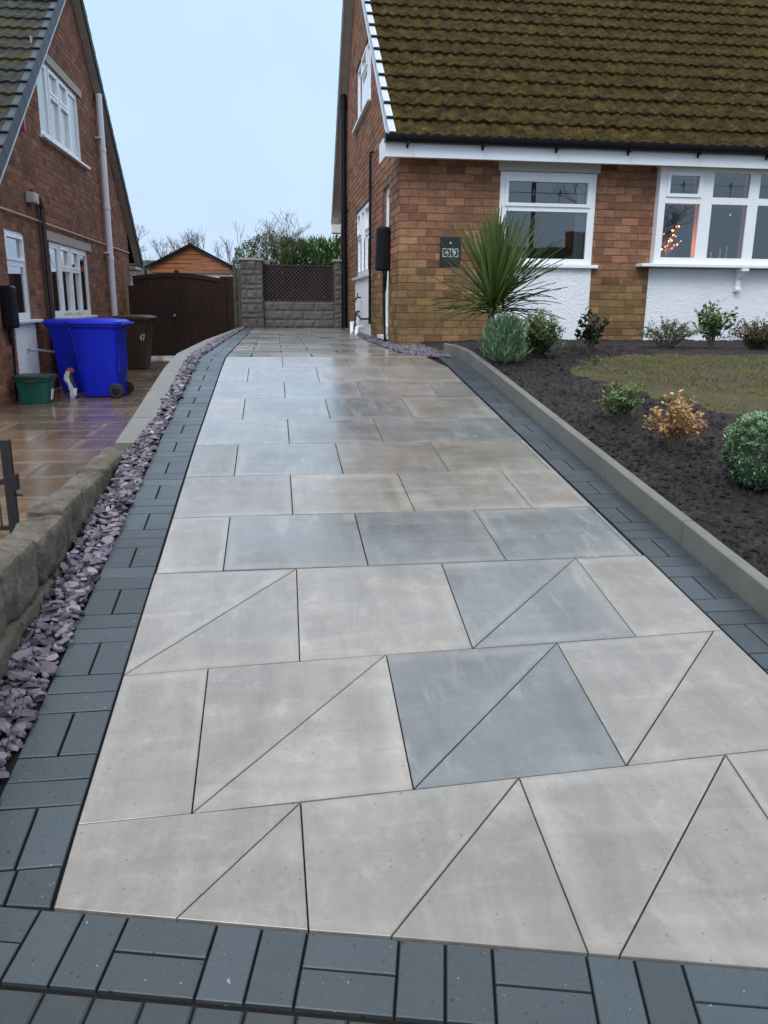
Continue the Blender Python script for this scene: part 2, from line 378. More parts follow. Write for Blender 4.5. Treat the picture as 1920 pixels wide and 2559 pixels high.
M['grass']=leafm('grass_blade',(.05,.065,.014),(.21,.20,.065),.6)
M['hedgeleaf']=leafm('conifer_green',(.03,.09,.02),(.12,.25,.05),.6)
M['ivy']=leafm('dark_ivy',(.008,.018,.008),(.035,.05,.025),.5)

# ---------------------------------------------------------------- ground levels (metres; camera at the origin)
ZF=-.5; SL=math.tan(R(7)); YB=(1.475-.5)/SL; ZN=-1.3
def zd(y):
    s=.12; t=(YB-y)/s
    return ZF-SL*(s*math.log1p(math.exp(t)) if t<40 else s*t)
def zn(y): return ZN if y>6 else ZN-(6-y)*.035

# ---------------------------------------------------------------- paving
def inset(poly,d):
    n=len(poly); a=sum(poly[i][0]*poly[(i+1)%n][1]-poly[(i+1)%n][0]*poly[i][1] for i in range(n))
    if a<0: poly=poly[::-1]
    L=[]
    for i in range(n):
        p=Vector(poly[i]); q=Vector(poly[(i+1)%n]); e=(q-p)
        if e.length<1e-6: continue
        e.normalize(); L.append((p+Vector((-e.y,e.x))*d,e))
    out=[]
    m=len(L)
    for i in range(m):
        p,e=L[i-1]; q,g=L[i]; den=e.x*g.y-e.y*g.x
        if abs(den)<1e-4: out.append(q.copy()); continue
        t=((q.x-p.x)*g.y-(q.y-p.y)*g.x)/den
        out.append(p+e*t)
    return out
def slab(mb,poly,zf,gap=.006,bev=.003,thick=.03,tilt=.0,tone=None,m=0):
    cx=sum(p[0] for p in poly)/len(poly); cy=sum(p[1] for p in poly)/len(poly)
    tx,ty=random.gauss(0,tilt),random.gauss(0,tilt); dz=random.gauss(0,tilt*.1)
    z=lambda p: zf(p[1])+(p[0]-cx)*tx+(p[1]-cy)*ty+dz
    A=inset(list(poly),gap/2); 
    if len(A)<3: return
    B=inset([tuple(p) for p in A],bev)
    if len(B)!=len(A): B=A
    tone=tone or (random.random(),random.random(),random.random())
    n=len(A)
    vs=[(p.x,p.y,z(p)) for p in B]+[(p.x,p.y,z(p)-bev) for p in A]+[(p.x,p.y,z(p)-thick) for p in A]
    fs=[tuple(range(n))]+[(n+i,n+(i+1)%n,(i+1)%n,i) for i in range(n)]+[(2*n+i,2*n+(i+1)%n,n+(i+1)%n,n+i) for i in range(n)]
    k0=len(mb.f); mb.mesh(vs,fs,tone,m)
    x0=min(p.x for p in A); x1=max(p.x for p in A); y0=min(p.y for p in A); y1=max(p.y for p in A)
    mb.uv[k0]=[((p.x-x0)/(x1-x0),(p.y-y0)/(y1-y0)) for p in B]
def clampx(poly,xl,xr):
    out=[]
    for x,y in poly: out.append((min(max(x,xl(y)),xr(y)),y))
    ded=[]
    for p in out:
        if not ded or (abs(p[0]-ded[-1][0])+abs(p[1]-ded[-1][1]))>.004: ded.append(p)
    if abs(ded[0][0]-ded[-1][0])+abs(ded[0][1]-ded[-1][1])<.004: ded.pop()
    a=sum(ded[i][0]*ded[(i+1)%len(ded)][1]-ded[(i+1)%len(ded)][0]*ded[i][1] for i in range(len(ded)))
    return ded if len(ded)>2 and abs(a)>.004 else None
def interp(tab):
    def f(y):
        if y<=tab[0][0]: return tab[0][1]
        for (a,b),(c,d) in zip(tab,tab[1:]):
            if y<=c: return b+(d-b)*(y-a)/(c-a)
        return tab[-1][1]
    return f
xl=interp([(1,-.515),(5,-.51),(8,-.475),(18.2,-.45)])
xr=interp([(1,1.62),(7.95,1.60),(8.15,1.45),(8.5,1.33),(10.5,1.31),(12,1.31),(14.3,1.40),(18.2,1.45)])
fl=MB()
def tone_pick(g=None):
    r=random.random()
    return (g if g is not None else (rnd(.0,.25) if r<.55 else rnd(.7,1) if r<.75 else rnd(.3,.6)), rnd(.2,.8), random.random())
near=[([(-.515,1.81),(.036,1.832),(-.244,1.503),(-.512,1.56)],.1,.45),
([(.036,1.832),(.04,1.443),(-.244,1.503)],.15,.5),
([(.036,1.832),(.631,1.867),(.213,1.408),(.04,1.443)],.12,.5),
([(.631,1.867),(.62,1.323),(.213,1.408)],.2,.45),
([(.631,1.867),(1.253,1.903),(.682,1.31),(.62,1.323)],.1,.55),
([(1.253,1.903),(1.187,1.205),(.682,1.31)],.15,.5),
([(1.253,1.903),(1.62,1.925),(1.62,1.115),(1.187,1.205)],.2,.5),
([(-.515,2.472),(-.246,2.489),(-.239,1.821),(-.515,1.81)],.1,.6),
([(-.246,2.489),(.353,2.522),(-.239,1.821)],.1,.6),
([(.353,2.522),(.336,1.85),(-.239,1.821)],.05,.55),
([(.353,2.522),(.972,2.545),(.336,1.85)],.95,.15),
([(.972,2.545),(.946,1.885),(.336,1.85)],1.,.1),
([(.972,2.545),(1.585,2.575),(.946,1.885)],.15,.5),
([(1.585,2.575),(1.62,2.578),(1.62,1.925),(.946,1.885)],.1,.55),
([(-.515,3.222),(.066,3.226),(-.515,2.472)],.1,.6),
([(.066,3.226),(.056,2.506),(-.515,2.472)],.1,.6),
([(.066,3.226),(.69,3.232),(.661,2.534),(.056,2.506)],.1,.65),
([(.69,3.232),(1.297,3.238),(.661,2.534)],.8,.45),
([(1.297,3.238),(1.277,2.56),(.661,2.534)],.8,.4),
([(1.297,3.238),(1.62,3.242),(1.62,2.578),(1.277,2.56)],.1,.65)]
rv=random.Random(3)
for p,g,b in near: slab(fl,p,zd,.0036,.0012,.03,.0012,(g,b,rv.random()))
ys=[3.232]; 
while ys[-1]<18.0: ys.append(ys[-1]+.605)
ys[-1]=18.09
plan={0:[.1,.75,.9,.95],1:[.05,.0,.1,.1],2:[.5,.9,.0,.05,.1],3:[.7,.6,.75,.8],4:[.1,.5,.95,.4,.5],5:[.1,.7,.5,.8],6:[.2,.3,.1,.2,.1]}
for i in range(len(ys)-1):
    y0,y1=ys[i],ys[i+1]; x0=-.24+(0 if i%2==0 else .31)-.61
    js=[x0+.61*k+rnd(-.006,.006) for k in range(-1,6)]
    for k in range(len(js)-1):
        a,b=js[k],js[k+1]
        sl=.006 if i<4 else .0
        e0=lambda x: y0+sl*x; e1=lambda x: y1+sl*x
        poly=clampx([(a,e0(a)),(b,e0(b)),(b,e1(b)),(a,e1(a))],xl,xr)
        if poly:
            pl=plan.get(i); g=pl[min(len(pl)-1,max(0,k-1))] if pl else None
            slab(fl,poly,zd,.0042 if y0<8 else .010,.0015 if y0<8 else .004,.03,.002 if y0<7.5 else .013,tone_pick(g))
struct(fl.build('driveway',M['flag']))
def strip(mb,x0,x1,ya,yb,zf,off,step=.25,m=0,tone=(.5,.5,.5)):
    y=ya; rows=[]
    while y<yb-1e-6:
        y2=min(y+step,yb); 
        a0=x0(y) if callable(x0) else x0; a1=x0(y2) if callable(x0) else x0; b0=x1(y) if callable(x1) else x1; b1=x1(y2) if callable(x1) else x1
        mb.face([(a0,y,zf(y)+off),(b0,y,zf(y)+off),(b1,y2,zf(y2)+off),(a1,y2,zf(y2)+off)],m=m,tone=tone); y=y2
bd=MB(); strip(bd,-.9,1.84,.2,18.3,zd,-.012); strip(bd,1.3,1.60,8.3,18.3,zd,-.010) if False else None
struct(bd.build('paving_base',M['joint']))
# charcoal block borders
bl=MB()
def bt(): return (.5,rnd(.15,.9),random.random())
def border(mb,xa,xb,ya,yb,start):
    y=ya; k=start
    while y<yb-.02:
        L=.202 if k==0 else .101; y2=min(y+L,yb); a=(xa(y),xa(y2)); b=(xb(y),xb(y2))
        if k==0:
            c=((a[0]+b[0])/2,(a[1]+b[1])/2)
            slab(mb,[(a[0],y),(c[0],y),(c[1],y2),(a[1],y2)],zd,.0068,.0022,.03,.004,bt()); slab(mb,[(c[0],y),(b[0],y),(b[1],y2),(c[1],y2)],zd,.0068,.0022,.03,.004,bt())
        else: slab(mb,[(a[0],y),(b[0],y),(b[1],y2),(a[1],y2)],zd,.0068,.0022,.03,.004,bt())
        y=y2; k=(k+1)%3
xo=interp([(1,-.735),(5,-.74),(8,-.72),(9.4,-.70),(14,-.665),(18.2,-.62)])
border(bl,xo,lambda y:xl(y)-.004,1.68,18.05,0)
slab(bl,[(-.73,1.60),(-.62,1.578),(-.62,1.68),(-.735,1.68)],zd,.0068,.0022,.03,.004,bt())
slab(bl,[(-.62,1.578),(-.517,1.56),(-.519,1.68),(-.62,1.68)],zd,.0068,.0022,.03,.004,bt())
border(bl,lambda y:1.625,lambda y:1.835,1.0,8.15,1)
# front border, along a line running away to the lower right
d=Vector((1.61,-.335)).normalized(); nrm=Vector((d.y,-d.x)); P0=Vector((-.345,1.524))
def fb(s0,s1,w0,w1):
    q=[P0+d*s+nrm*w for s,w in ((s0,w0),(s1,w0),(s1,w1),(s0,w1))]
    slab(bl,[(v.x,v.y) for v in q],zd,.0055,.002,.03,.004,bt())
per=.392; W=.178
for k in range(-3,7):
    s=k*per
    fb(s,s+.196,.003,W/2); fb(s,s+.196,W/2,W); fb(s+.196,s+.294,.003,W); fb(s+.294,s+.392,.003,W)
struct(bl.build('block_border',M['block']))
# pavement edge blocks just below, then the pavement and road behind the camera
pv=MB()
def pb(s0,s1,w0,w1):
    q=[P0+d*s+nrm*w for s,w in ((s0,w0),(s1,w0),(s1,w1),(s0,w1))]
    slab(pv,[(v.x,v.y) for v in q],lambda y:zd(y)-.004,.005,.004,.03,.003,bt())
for r in range(6):
    s=-1.6+(r%2)*.05
    while s<2.6: pb(s,s+.1,W+.006+r*.2,W+.2+r*.2); s+=.1
pj=MB(); pj.face([(-6,-3,zd(-3)-.03),(8,-3,zd(-3)-.03),(8,1.6,zd(1.6)-.03),(-6,1.6,zd(1.6)-.03)]); struct(pj.build('pavement_base',M['joint']))
struct(pv.build('pavement',plain('pavement_block',(.036,.045,.048),.6,.2,25,.4)))
M['asphalt']=plain('asphalt',(.05,.05,.05),.8,.2,30,.5)
rd=MB()
q=[(-60,.35,-1.52),(60,.35,-1.52),(60,-9,-1.62),(-60,-9,-1.62)]
rd.face(q); struct(rd.build('road',M['asphalt']))
gd=MB(); gd.face([(-160,-80,-1.75),(160,-80,-1.75),(160,200,-1.75),(-160,200,-1.75)]); struct(gd.build('ground',M['lawn']))

# neighbour's wet brown flags (about 0.8 m lower)
nf=MB(); y=1.5; i=0
while y<23:
    x=-.98-(.45 if i%2 else 0)
    a=-1.02; b=a-(.45 if i%2 else .9)
    while a>-12:
        bb=max(b,-12)
        slab(nf,[(bb,y),(a,y),(a,y+.6),(bb,y+.6)],zn,.008,.002,.03,.0018,(random.random(),rnd(.2,.9),random.random()))
        a=bb; b=a-.9
        if a<=-12: break
    y+=.6; i+=1
struct(nf.build('neighbour_driveway',M['flag2']))
nb=MB(); strip(nb,-12.5,-.98,.5,24,zn,-.012,1.); struct(nb.build('neighbour_paving_base',plain('sandy_joint',(.07,.055,.045),.7,.2,10,.2)))

# ---------------------------------------------------------------- slate chippings
def chip(mb,x,y,z,s):
    n=random.choice((5,6,6,7)); t=Matrix.Rotation(rnd(0,6.28),3,'Z')@Matrix.Rotation(random.gauss(0,.36),3,'X')@Matrix.Rotation(random.gauss(0,.33),3,'Y')
    asp=rnd(.42,.85); th=rnd(.003,.007); a0=rnd(0,6)
    ring=[Vector((math.cos(a0+6.283*k/n)*s*rnd(.75,1.1),math.sin(a0+6.283*k/n)*s*asp*rnd(.75,1.1),0)) for k in range(n)]
    o=Vector((x,y,z)); top=[o+t@(p*.93+Vector((0,0,th))) for p in ring]; bot=[o+t@(p-Vector((0,0,th))) for p in ring]
    mb.mesh(top+bot,[tuple(range(n))]+[(n+k,n+(k+1)%n,(k+1)%n,k) for k in range(n)],(random.random(),random.random(),random.random()))
xwall=interp([(1,-.88),(3,-.89),(5,-.88),(5.6,-.83),(8,-.82),(11.7,-.81),(14,-.75),(18.2,-.66)])
sl=MB()
for layer in range(3):
    yy=1.5
    while yy<17.6:
        wdt=xo(yy)-xwall(yy)
        k=1+int(wdt/.05); big=yy<6
        for _ in range(k+2):
            if random.random()<(.62 if big else .72):
                chip(sl,rnd(xwall(yy)+.0,xo(yy)-.004),yy+rnd(-.015,.015),zd(yy)-.004+layer*.009+rnd(0,.012),random.choice((.009,.013,.017,.021,.027,.034)) if random.random()<.93 else .04)
        yy+=.026 if big else .034
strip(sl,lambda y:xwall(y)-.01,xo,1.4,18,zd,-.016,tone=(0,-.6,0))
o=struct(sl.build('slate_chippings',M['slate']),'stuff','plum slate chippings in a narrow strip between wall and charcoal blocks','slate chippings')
s2=MB()
xs2=interp([(8.0,1.84),(8.15,1.9),(10.5,2.0)])
for _ in range(4300):
    yy=rnd(8.0,18.0) if random.random()<.35 else rnd(8.05,10.5)
    a=xr(yy)+.02; b=2.02 if yy<10.46 else 1.56
    if yy<8.3: b=1.76
    if b>a: chip(s2,rnd(a,b),yy,ZF+rnd(-.004,.008),rnd(.010,.024))
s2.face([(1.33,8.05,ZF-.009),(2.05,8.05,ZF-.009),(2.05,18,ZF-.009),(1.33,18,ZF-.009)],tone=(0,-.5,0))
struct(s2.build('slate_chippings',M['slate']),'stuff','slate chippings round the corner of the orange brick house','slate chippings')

# ---------------------------------------------------------------- kerbs and the low stone wall
def kerb_run(mb,pts,w,h,zoff=0,gap=.006,below=.25):
    # pts: (x,y) inner-edge polyline ; units between the points; width w to the outside (dx,dy) given per point
    for (a,na),(b,nb_) in zip(pts,pts[1:]):
        e=(Vector(b)-Vector(a)); L=e.length; e.normalize(); a2=Vector(a)+e*gap/2; b2=Vector(b)-e*gap/2
        P=[]
        for (p,nn) in ((a2,na),(b2,nb_)):
            p=Vector(p); q=p+Vector(nn)*w
            zt=zd(p.y)+h
            P+= [(p.x,p.y,zt-.006),(p.x+nn[0]*.006,p.y+nn[1]*.006,zt),(q.x,q.y,zt),(q.x,q.y,zt-below-h),(p.x,p.y,zt-below-h)]
        f=[(0,1,6,5),(1,2,7,6),(2,3,8,7),(4,0,5,9),(0,4,3,2,1),(5,6,7,8,9)]
        mb.mesh(P,f,(.5,random.random(),.5))
kr=MB()
pts=[((1.845,.4),(1,0))]
for yy in (1.6,2.42,3.34,4.25,5.16,6.08,6.99,7.7): pts.append(((1.84 if yy<7 else 1.83,yy),(1,0)))
pts+=[((1.80,8.1),(.97,.25)),((1.755,8.42),(.9,.43)),((1.80,8.5),(.2,.98))]
# curved end swings back to the right
kerb_run(kr,pts,.05,.115)
struct(kr.build('kerb',M['kerb']))
# flat concrete edging on the neighbour's side, farther along
kl=MB(); pts=[]
ysk=[5.05,5.66,6.5,7.4,8.3,9.2,10.1,11.0,11.9,12.8,13.7,14.6,15.5,16.4,17.1,18.0]
wl=interp([(5,.12),(5.7,.165),(11,.145),(14,.11),(18,.07)])
for a,b in zip(ysk,ysk[1:]):
    P=[]
    for yy in (a+.004,b-.004):
        x=xwall(yy); w=wl(yy); zt=zd(yy)+.018
        P+=[(x,yy,zt-.008),(x-.008,yy,zt),(x-w+.008,yy,zt),(x-w,yy,zt-.008),(x-w,yy,ZN-.1),(x,yy,ZN-.1)]
    kl.mesh(P,[(0,1,7,6),(1,2,8,7),(2,3,9,8),(3,4,10,9),(5,0,6,11),(0,5,4,3,2,1),(6,7,8,9,10,11)])
lw=kl.build('edging_wall',M['kerb']); tag(lw,'flat grey concrete edging slabs along the far half of the slate strip','wall')
# stones: two courses of rock-faced blocks, top nearly level at -0.85
wall=empty('stone_wall',(-.95,3,-1.5),'rough weathered low stone wall left of the purple slate chippings','wall')
def rock(name,x0,x1,y0,y1,z0,z1,seed,par,amp=.012,res=.035):
    nx=max(3,int((x1-x0)/res)); ny=max(5,int((y1-y0)/res)); nz=max(4,int((z1-z0)/res)); mb=MB()
    cx,cy,cz=(x0+x1)/2,(y0+y1)/2,(z0+z1)/2; hx,hy,hz=(x1-x0)/2,(y1-y0)/2,(z1-z0)/2
    def P(a,b,c):
        p=Vector((a,b,c)) # in -1..1, rounded box
        r=.024; q=Vector((cx+a*hx,cy+b*hy,cz+c*hz)); core=Vector((max(-hx+r,min(hx-r,a*hx)),max(-hy+r,min(hy-r,b*hy)),max(-hz+r,min(hz-r,c*hz))))
        dv=Vector((a*hx,b*hy,c*hz))-core
        if dv.length>1e-6: dv=dv.normalized()*r
        q=Vector((cx,cy,cz))+core+dv
        nn=noise.noise(q*9+Vector((seed,0,0)))*amp+noise.noise(q*28+Vector((seed,3,0)))*amp*.45
        dn=Vector((a**5,b**5*.3,c**5)); 
        if dn.length>0: dn.normalize()
        return q+dn*nn-Vector((par.location))
    def grid(f,na,nb2):
        vs=[f(-1+2*i/na,-1+2*j/nb2) for i in range(na+1) for j in range(nb2+1)]
        mb.mesh(vs,[(i*(nb2+1)+j,(i+1)*(nb2+1)+j,(i+1)*(nb2+1)+j+1,i*(nb2+1)+j+1) for i in range(na) for j in range(nb2)])
    grid(lambda a,b:P(1,a,b),ny,nz); grid(lambda a,b:P(-1,-a,b),ny,nz); grid(lambda a,b:P(a,b,1),nx,ny)
    grid(lambda a,b:P(a,-1,b),nx,nz); grid(lambda a,b:P(-a,1,b),nx,nz)
    return mb.build(name,M['stone'],par,smooth=True)
yc=[.6,1.3,2.05,2.62,3.05,3.42,3.85,4.32,4.75,5.07]
for i,(a,b) in enumerate(zip(yc,yc[1:])):
    zt=-.855+[0,.0,.02,0,-.012,.004,-.012,0,-.008][i]
    rock('coping_stone',-1.055+rnd(-.008,.008),-.905+rnd(-.008,.008),a+.004,b-.004,-1.06 if a<4 else -1.1,zt,i*3.1,wall,.02,.02)
yc=[.3,1.1,1.75,2.35,2.95,3.6,4.2]
for i,(a,b) in enumerate(zip(yc,yc[1:])):
    rock('base_stone',-1.04,-.885,a+.004,b-.004,-1.62,-1.062,50+i*2.7,wall,.02,.024)

# ---------------------------------------------------------------- walls, windows and other house parts
def panel(mb,u0,u1,v0,top,holes,F,W0,depth,kinks=(),sides=False,uvo=(0,0),rev=True):
    """facade skin with rectangular holes; top is a number or function of u; F maps (u,v,w)->xyz"""
    tf=top if callable(top) else (lambda u:top)
    us=sorted(set([u0,u1]+[k for k in kinks if u0<k<u1]+[h[i] for h in holes for i in (0,1) if u0<h[i]<u1]))
    O=Vector(F(0,0,1))-Vector(F(0,0,0))
    def q(pts,w=W0):
        P=[Vector(F(a,b,w)) for a,b in pts]; uv=[(a+uvo[0],b+uvo[1]) for a,b in pts]
        n=(P[1]-P[0]).cross(P[2]-P[0])
        if n.dot(O)<0: P=P[::-1]; uv=uv[::-1]
        mb.face(P,uv)
    for a,b in zip(us,us[1:]):
        mid=(a+b)/2; cur=v0
        for h in sorted([h for h in holes if h[0]<=mid<=h[1]],key=lambda h:h[2]):
            if h[2]>cur+1e-5: q([(a,cur),(b,cur),(b,h[2]),(a,h[2])])
            cur=h[3]
        ta,tb=tf(a),tf(b)
        if max(ta,tb)>cur+1e-5: q([(a,cur),(b,cur),(b,tb),(a,ta)])
    if rev:
        for h in holes:
            c=[(h[0],h[2]),(h[1],h[2]),(h[1],h[3]),(h[0],h[3])]
            for i in range(4):
                p,r=c[i],c[(i+1)%4]
                mb.face([F(p[0],p[1],W0),F(r[0],r[1],W0),F(r[0],r[1],W0-depth),F(p[0],p[1],W0-depth)],[(0,p[1]),(abs(r[0]-p[0]),r[1]),(.1+abs(r[0]-p[0]),r[1]),(.1,p[1])])
    if sides:
        c=[(u0,v0),(u1,v0),(u1,tf(u1)),(u0,tf(u0))]
        for i in range(4):
            p,r=c[i],c[(i+1)%4]
            mb.face([F(p[0],p[1],W0),F(r[0],r[1],W0),F(r[0],r[1],W0-depth),F(p[0],p[1],W0-depth)])
def fbox(mb,F,u0,u1,v0,v1,w0,w1,tone=(.5,.5,.5)):
    mb.box((u0,v0,w0),(u1,v1,w1),lambda a,b,c:F(a,b,c),tone)
def window(house,F,u0,u1,v0,v1,cells,W0=-.045,glassm='glass',name='window',sash=None,depth=.06,diamonds=(),sill=None,label=None):
    mb=MB(); panel(mb,u0,u1,v0,v1,cells,F,W0,depth,sides=True)
    for i,c in enumerate(cells):
        if sash and i in sash:
            e=.042; a,b,cc,dd=c
            for r in ((a-e,b+e,cc-e,cc-.003),(a-e,b+e,dd+.003,dd+e),(a-e,a-.003,cc-.003,dd+.003),(b+.003,b+e,cc-.003,dd+.003)): fbox(mb,F,*r,W0+.001,W0+.02)
    w=mb.build(name,M['upvc'],house)
    if label: w['label']=label
    for i,c in enumerate(cells):
        p=MB(); a,b,cc,dd=c; p.face([F(a,cc,W0-.022),F(b,cc,W0-.022),F(b,dd,W0-.022),F(a,dd,W0-.022)])
        p.build('pane',M[glassm],w)
    if diamonds:
        for (cu,cv,sz,a,b,bot) in diamonds:
            p=MB(); w1=W0-.018
            p.face([F(cu-sz*.55,cv,w1),F(cu,cv-sz,w1),F(cu+sz*.55,cv,w1),F(cu,cv+sz,w1)])
            fbox(p,F,a,b,cv-.0025,cv+.0025,w1-.001,w1+.002); fbox(p,F,cu-.002,cu+.002,bot,cv-sz,w1-.001,w1+.002)
            p.build('leaded_diamond',M['lead'],w)
    if sill:
        p=MB(); fbox(p,F,sill[0],sill[1],v0-.045,v0-.003,-.06,sill[2]); p.build('sill',M['upvc'],w,bevel=.006)
    return w
def curtain(house,F,u0,u1,v0,v1,w,mat='curtain',amp=.02,n=40):
    mb=MB(); pts=[(u0+(u1-u0)*i/n, w+amp*math.sin(i*1.9)+amp*.4*math.sin(i*.7)) for i in range(n+1)]
    for (a,wa),(b,wb) in zip(pts,pts[1:]): mb.face([F(a,v0,wa),F(b,v0,wb),F(b,v1,wb),F(a,v1,wa)])
    return mb.build('curtain',M[mat],house)

def roof_plane(parent,name,mat,x0,x1,ye,ze,yr,zr,gauge=.345,wave=.30,step=.052,amp=.022,res=.03,moss=.018,seed=0):
    """tiled slope from the eave (ye,ze) to the ridge (yr,zr); overlapping courses of double-roll tiles"""
    mb=MB(); L=math.hypot(yr-ye,zr-ze); ty,tz=(yr-ye)/L,(zr-ze)/L; s=1 if yr>ye else -1
    ny,nz=-tz*s,ty*s  # outward (up) normal
    if nz<0: ny,nz=-ny,-nz
    nc=int(math.ceil(L/gauge)); nx=int((x1-x0)/res)
    for c in range(nc):
        a=c*gauge; b=min(L,(c+1)*gauge+.03)
        rows=[(a,-.012),(a,step*.55),(a+.004,step),(a+.06,step*.93),(a+.13,step*.8),(a+.2,step*.65),(a+.27,step*.5),(b,step*.35)]
        vs=[]
        for ri,(d,h) in enumerate(rows):
            for i in range(nx+1):
                x=x0+(x1-x0)*i/nx; ph=(x/(wave/2))*2*math.pi
                hh=h+(amp*(.5+.5*math.sin(ph))**1.5 if ri>0 else amp*(.5+.5*math.sin(ph))**1.5-.0)
                dd=d
                if moss:
                    q=Vector((x*11,c*3.7+d*11,seed)); 
                    m_=noise.noise(q)+.6*noise.noise(q*2.7)
                    if ri>0: hh+=max(0,m_)*moss*1.6
                    if ri in(1,2): dd=d-max(0,m_)*.014
                vs.append((x,ye+ty*dd+ny*hh,ze+tz*dd+nz*hh))
        fs=[(r*(nx+1)+i,r*(nx+1)+i+1,(r+1)*(nx+1)+i+1,(r+1)*(nx+1)+i) for r in range(len(rows)-1) for i in range(nx)]
        if s<0: fs=[f[::-1] for f in fs]
        mb.mesh(vs,fs)
    return mb.build(name,mat,parent)
def verge(parent,xa,xb,ye,ze,yr,zr,mat,gauge=.345,drop=.12,name='verge_cap'):
    """stepped dry-verge caps; xa outer face, xb inner edge on the tiles"""
    L=math.hypot(yr-ye,zr-ze); ty,tz=(yr-ye)/L,(zr-ze)/L; ny,nz=-tz,ty
    if nz<0: ny,nz=-ny,-nz
    n=int(L/gauge)+1; first=None
    for c in range(n):
        if first is None:
            mb=MB(); a=-.01; b=gauge+.02
            def pt(x,d,h): return (x,ty*d+ny*h,tz*d+nz*h)
            h0,h1=.075,.045
            V=[pt(xa,a,-drop),pt(xa,b,-drop-.01),pt(xa,b,h1),pt(xa,a,h0),pt(xb,a,h0),pt(xb,b,h1),pt(xb,a,0),pt(xb,b,0)]
            mb.mesh(V,[(0,1,2,3),(3,2,5,4),(4,5,7,6)])
            dx=.02 if xb>xa else -.02
            V=[pt(xa+dx*.1,a-.001,-drop),pt(xb,a-.001,0.0),pt(xb,a-.001,h0-.003),pt(xa+dx*.1,a-.001,h0-.003)]
            mb.mesh(V,[(0,1,2,3)],m=1)
            V=[pt(xa-dx*.05,a+.0,-drop),pt(xa-dx*.05,a+.028,-drop),pt(xa-dx*.05,a+.028,h0),pt(xa-dx*.05,a,h0),pt(xb,a+.028,h0+.001),pt(xb,a,h0+.002)]
            mb.mesh(V,[(0,1,2,3),(3,2,4,5)],m=1)
            first=mb.build(name,[mat,M['blackdull']],parent); o=first
        else:
            o=first.copy(); col.objects.link(o)
        o.location=(0,ye+ty*gauge*c,ze+tz*gauge*c)
def brickwork(mb,u0,u1,v0,top,holes,F,kinks=(),seed=1,row=.0935,bw=.235,rough=.0,joint=.009,wout=0.,back=.012,tint=(0,1)):
    """individual bricks standing a few mm proud of the mortar, clipped to openings and to the gable line"""
    tf=top if callable(top) else (lambda u:top); rg=random.Random(seed); O=Vector(F(0,0,1))-Vector(F(0,0,0))
    hd=Vector(F(1,0,0))-Vector(F(0,0,0)); vd=Vector(F(0,1,0))-Vector(F(0,0,0)); flip=hd.cross(vd).dot(O)<0
    v=v0; r=0; vmax=max(tf(u0),tf(u1),*[tf(k) for k in kinks]) if kinks else max(tf(u0),tf(u1))
    while v<vmax-.02:
        ca,cb=v+joint/2,min(v+row-joint/2,vmax)
        u=u0-(bw/2 if r%2 else 0)+rg.uniform(-.006,.006)
        rowtone=rg.uniform(-.1,.1)
        while u<u1:
            L=bw+rg.uniform(-.004,.004)
            segs=[(max(u+joint/2,u0),min(u+L-joint/2,u1))]
            for h in holes:
                if cb>h[2]+.004 and ca<h[3]-.004:
                    n=[]
                    for a,b in segs:
                        if b<=h[0] or a>=h[1]: n.append((a,b))
                        else:
                            if a<h[0]-.004: n.append((a,h[0]))
                            if b>h[1]+.004: n.append((h[1],b))
                    segs=n
            t=(min(1,max(0,rg.random()**1.2*(tint[1]-tint[0])+tint[0]+rowtone)),rg.random(),rg.random()); dz=rg.uniform(-.0015,.0015)
            for a,b in segs:
                if b-a<.012: continue
                ta,tb=tf(a),tf(b)
                if max(ta,tb)<=ca+.004: continue
                A,B=(a,b)
                if ta<ca or tb<ca:   # trim the brick to the raking line
                    if ta<tb: A=a+(b-a)*(ca-ta)/(tb-ta)
                    else: B=a+(b-a)*(ta-ca)/(ta-tb)
                za,zb=min(cb,tf(A)),min(cb,tf(B))
                if max(za,zb)-ca<.008 or B-A<.01: continue
                w=wout+dz; e=.0022
                P=[(A+e,ca+e),(B-e,ca+e),(B-e,max(zb-e,ca+e*1.1)),(A+e,max(za-e,ca+e*1.1))]; Q=[(A,ca),(B,ca),(B,max(zb,ca+.001)),(A,max(za,ca+.001))]
                V=[F(x,y,w) for x,y in P]+[F(x,y,w-e) for x,y in Q]+[F(x,y,w-back) for x,y in Q]
                fs=[(0,1,2,3)]+[(4+i,4+(i+1)%4,(i+1)%4,i) for i in range(4)]+[(8+i,8+(i+1)%4,4+(i+1)%4,4+i) for i in range(4)]
                if flip: fs=[f[::-1] for f in fs]
                mb.mesh(V,fs,t)
            u+=L
        v+=row; r+=1
# =============================== RIGHT HOUSE (number 49)
HX,HY=1.58,10.5; HX1=11.2; HY1=19.6
rh=empty('brick_house',(0,0,0),'orange brick house with mossy tiled roof, white bay window and white side windows','house')
FF=lambda u,v,w:(u,HY-w,v)            # front wall
FS=lambda u,v,w:(HX-w,u,v)            # side wall to the drive
EY,EZ=10.22,1.93; RY,RZ=15.6,6.38; BY,BZ=20.1,1.88
gtop=interp([(HY,1.98),(RY,RZ-.06),(HY1,2.28)])
w=MB(); wb=w
w1=(2.86,4.13,.53,1.64); bay=(4.95,8.0,.56,1.66)
panel(w,HX+.006,HX1,-.75,1.95,[w1,bay],FF,-.007,.12,uvo=(-HX,.02))
dr=(11.45,12.1,-.42,1.60); sw=(13.5,15.95,.50,1.68); uw=(13.65,16.0,3.13,4.12)
panel(w,HY+.006,HY1,-.75,gtop,[dr,sw,uw],FS,-.007,.12,kinks=(RY,),uvo=(-HY,.02))
w.face([(HX,HY1,-.75),(HX1,HY1,-.75),(HX1,HY1,2.2),(HX,HY1,2.2)],[(0,-.75),(9.6,-.75),(9.6,2.2),(0,2.2)])
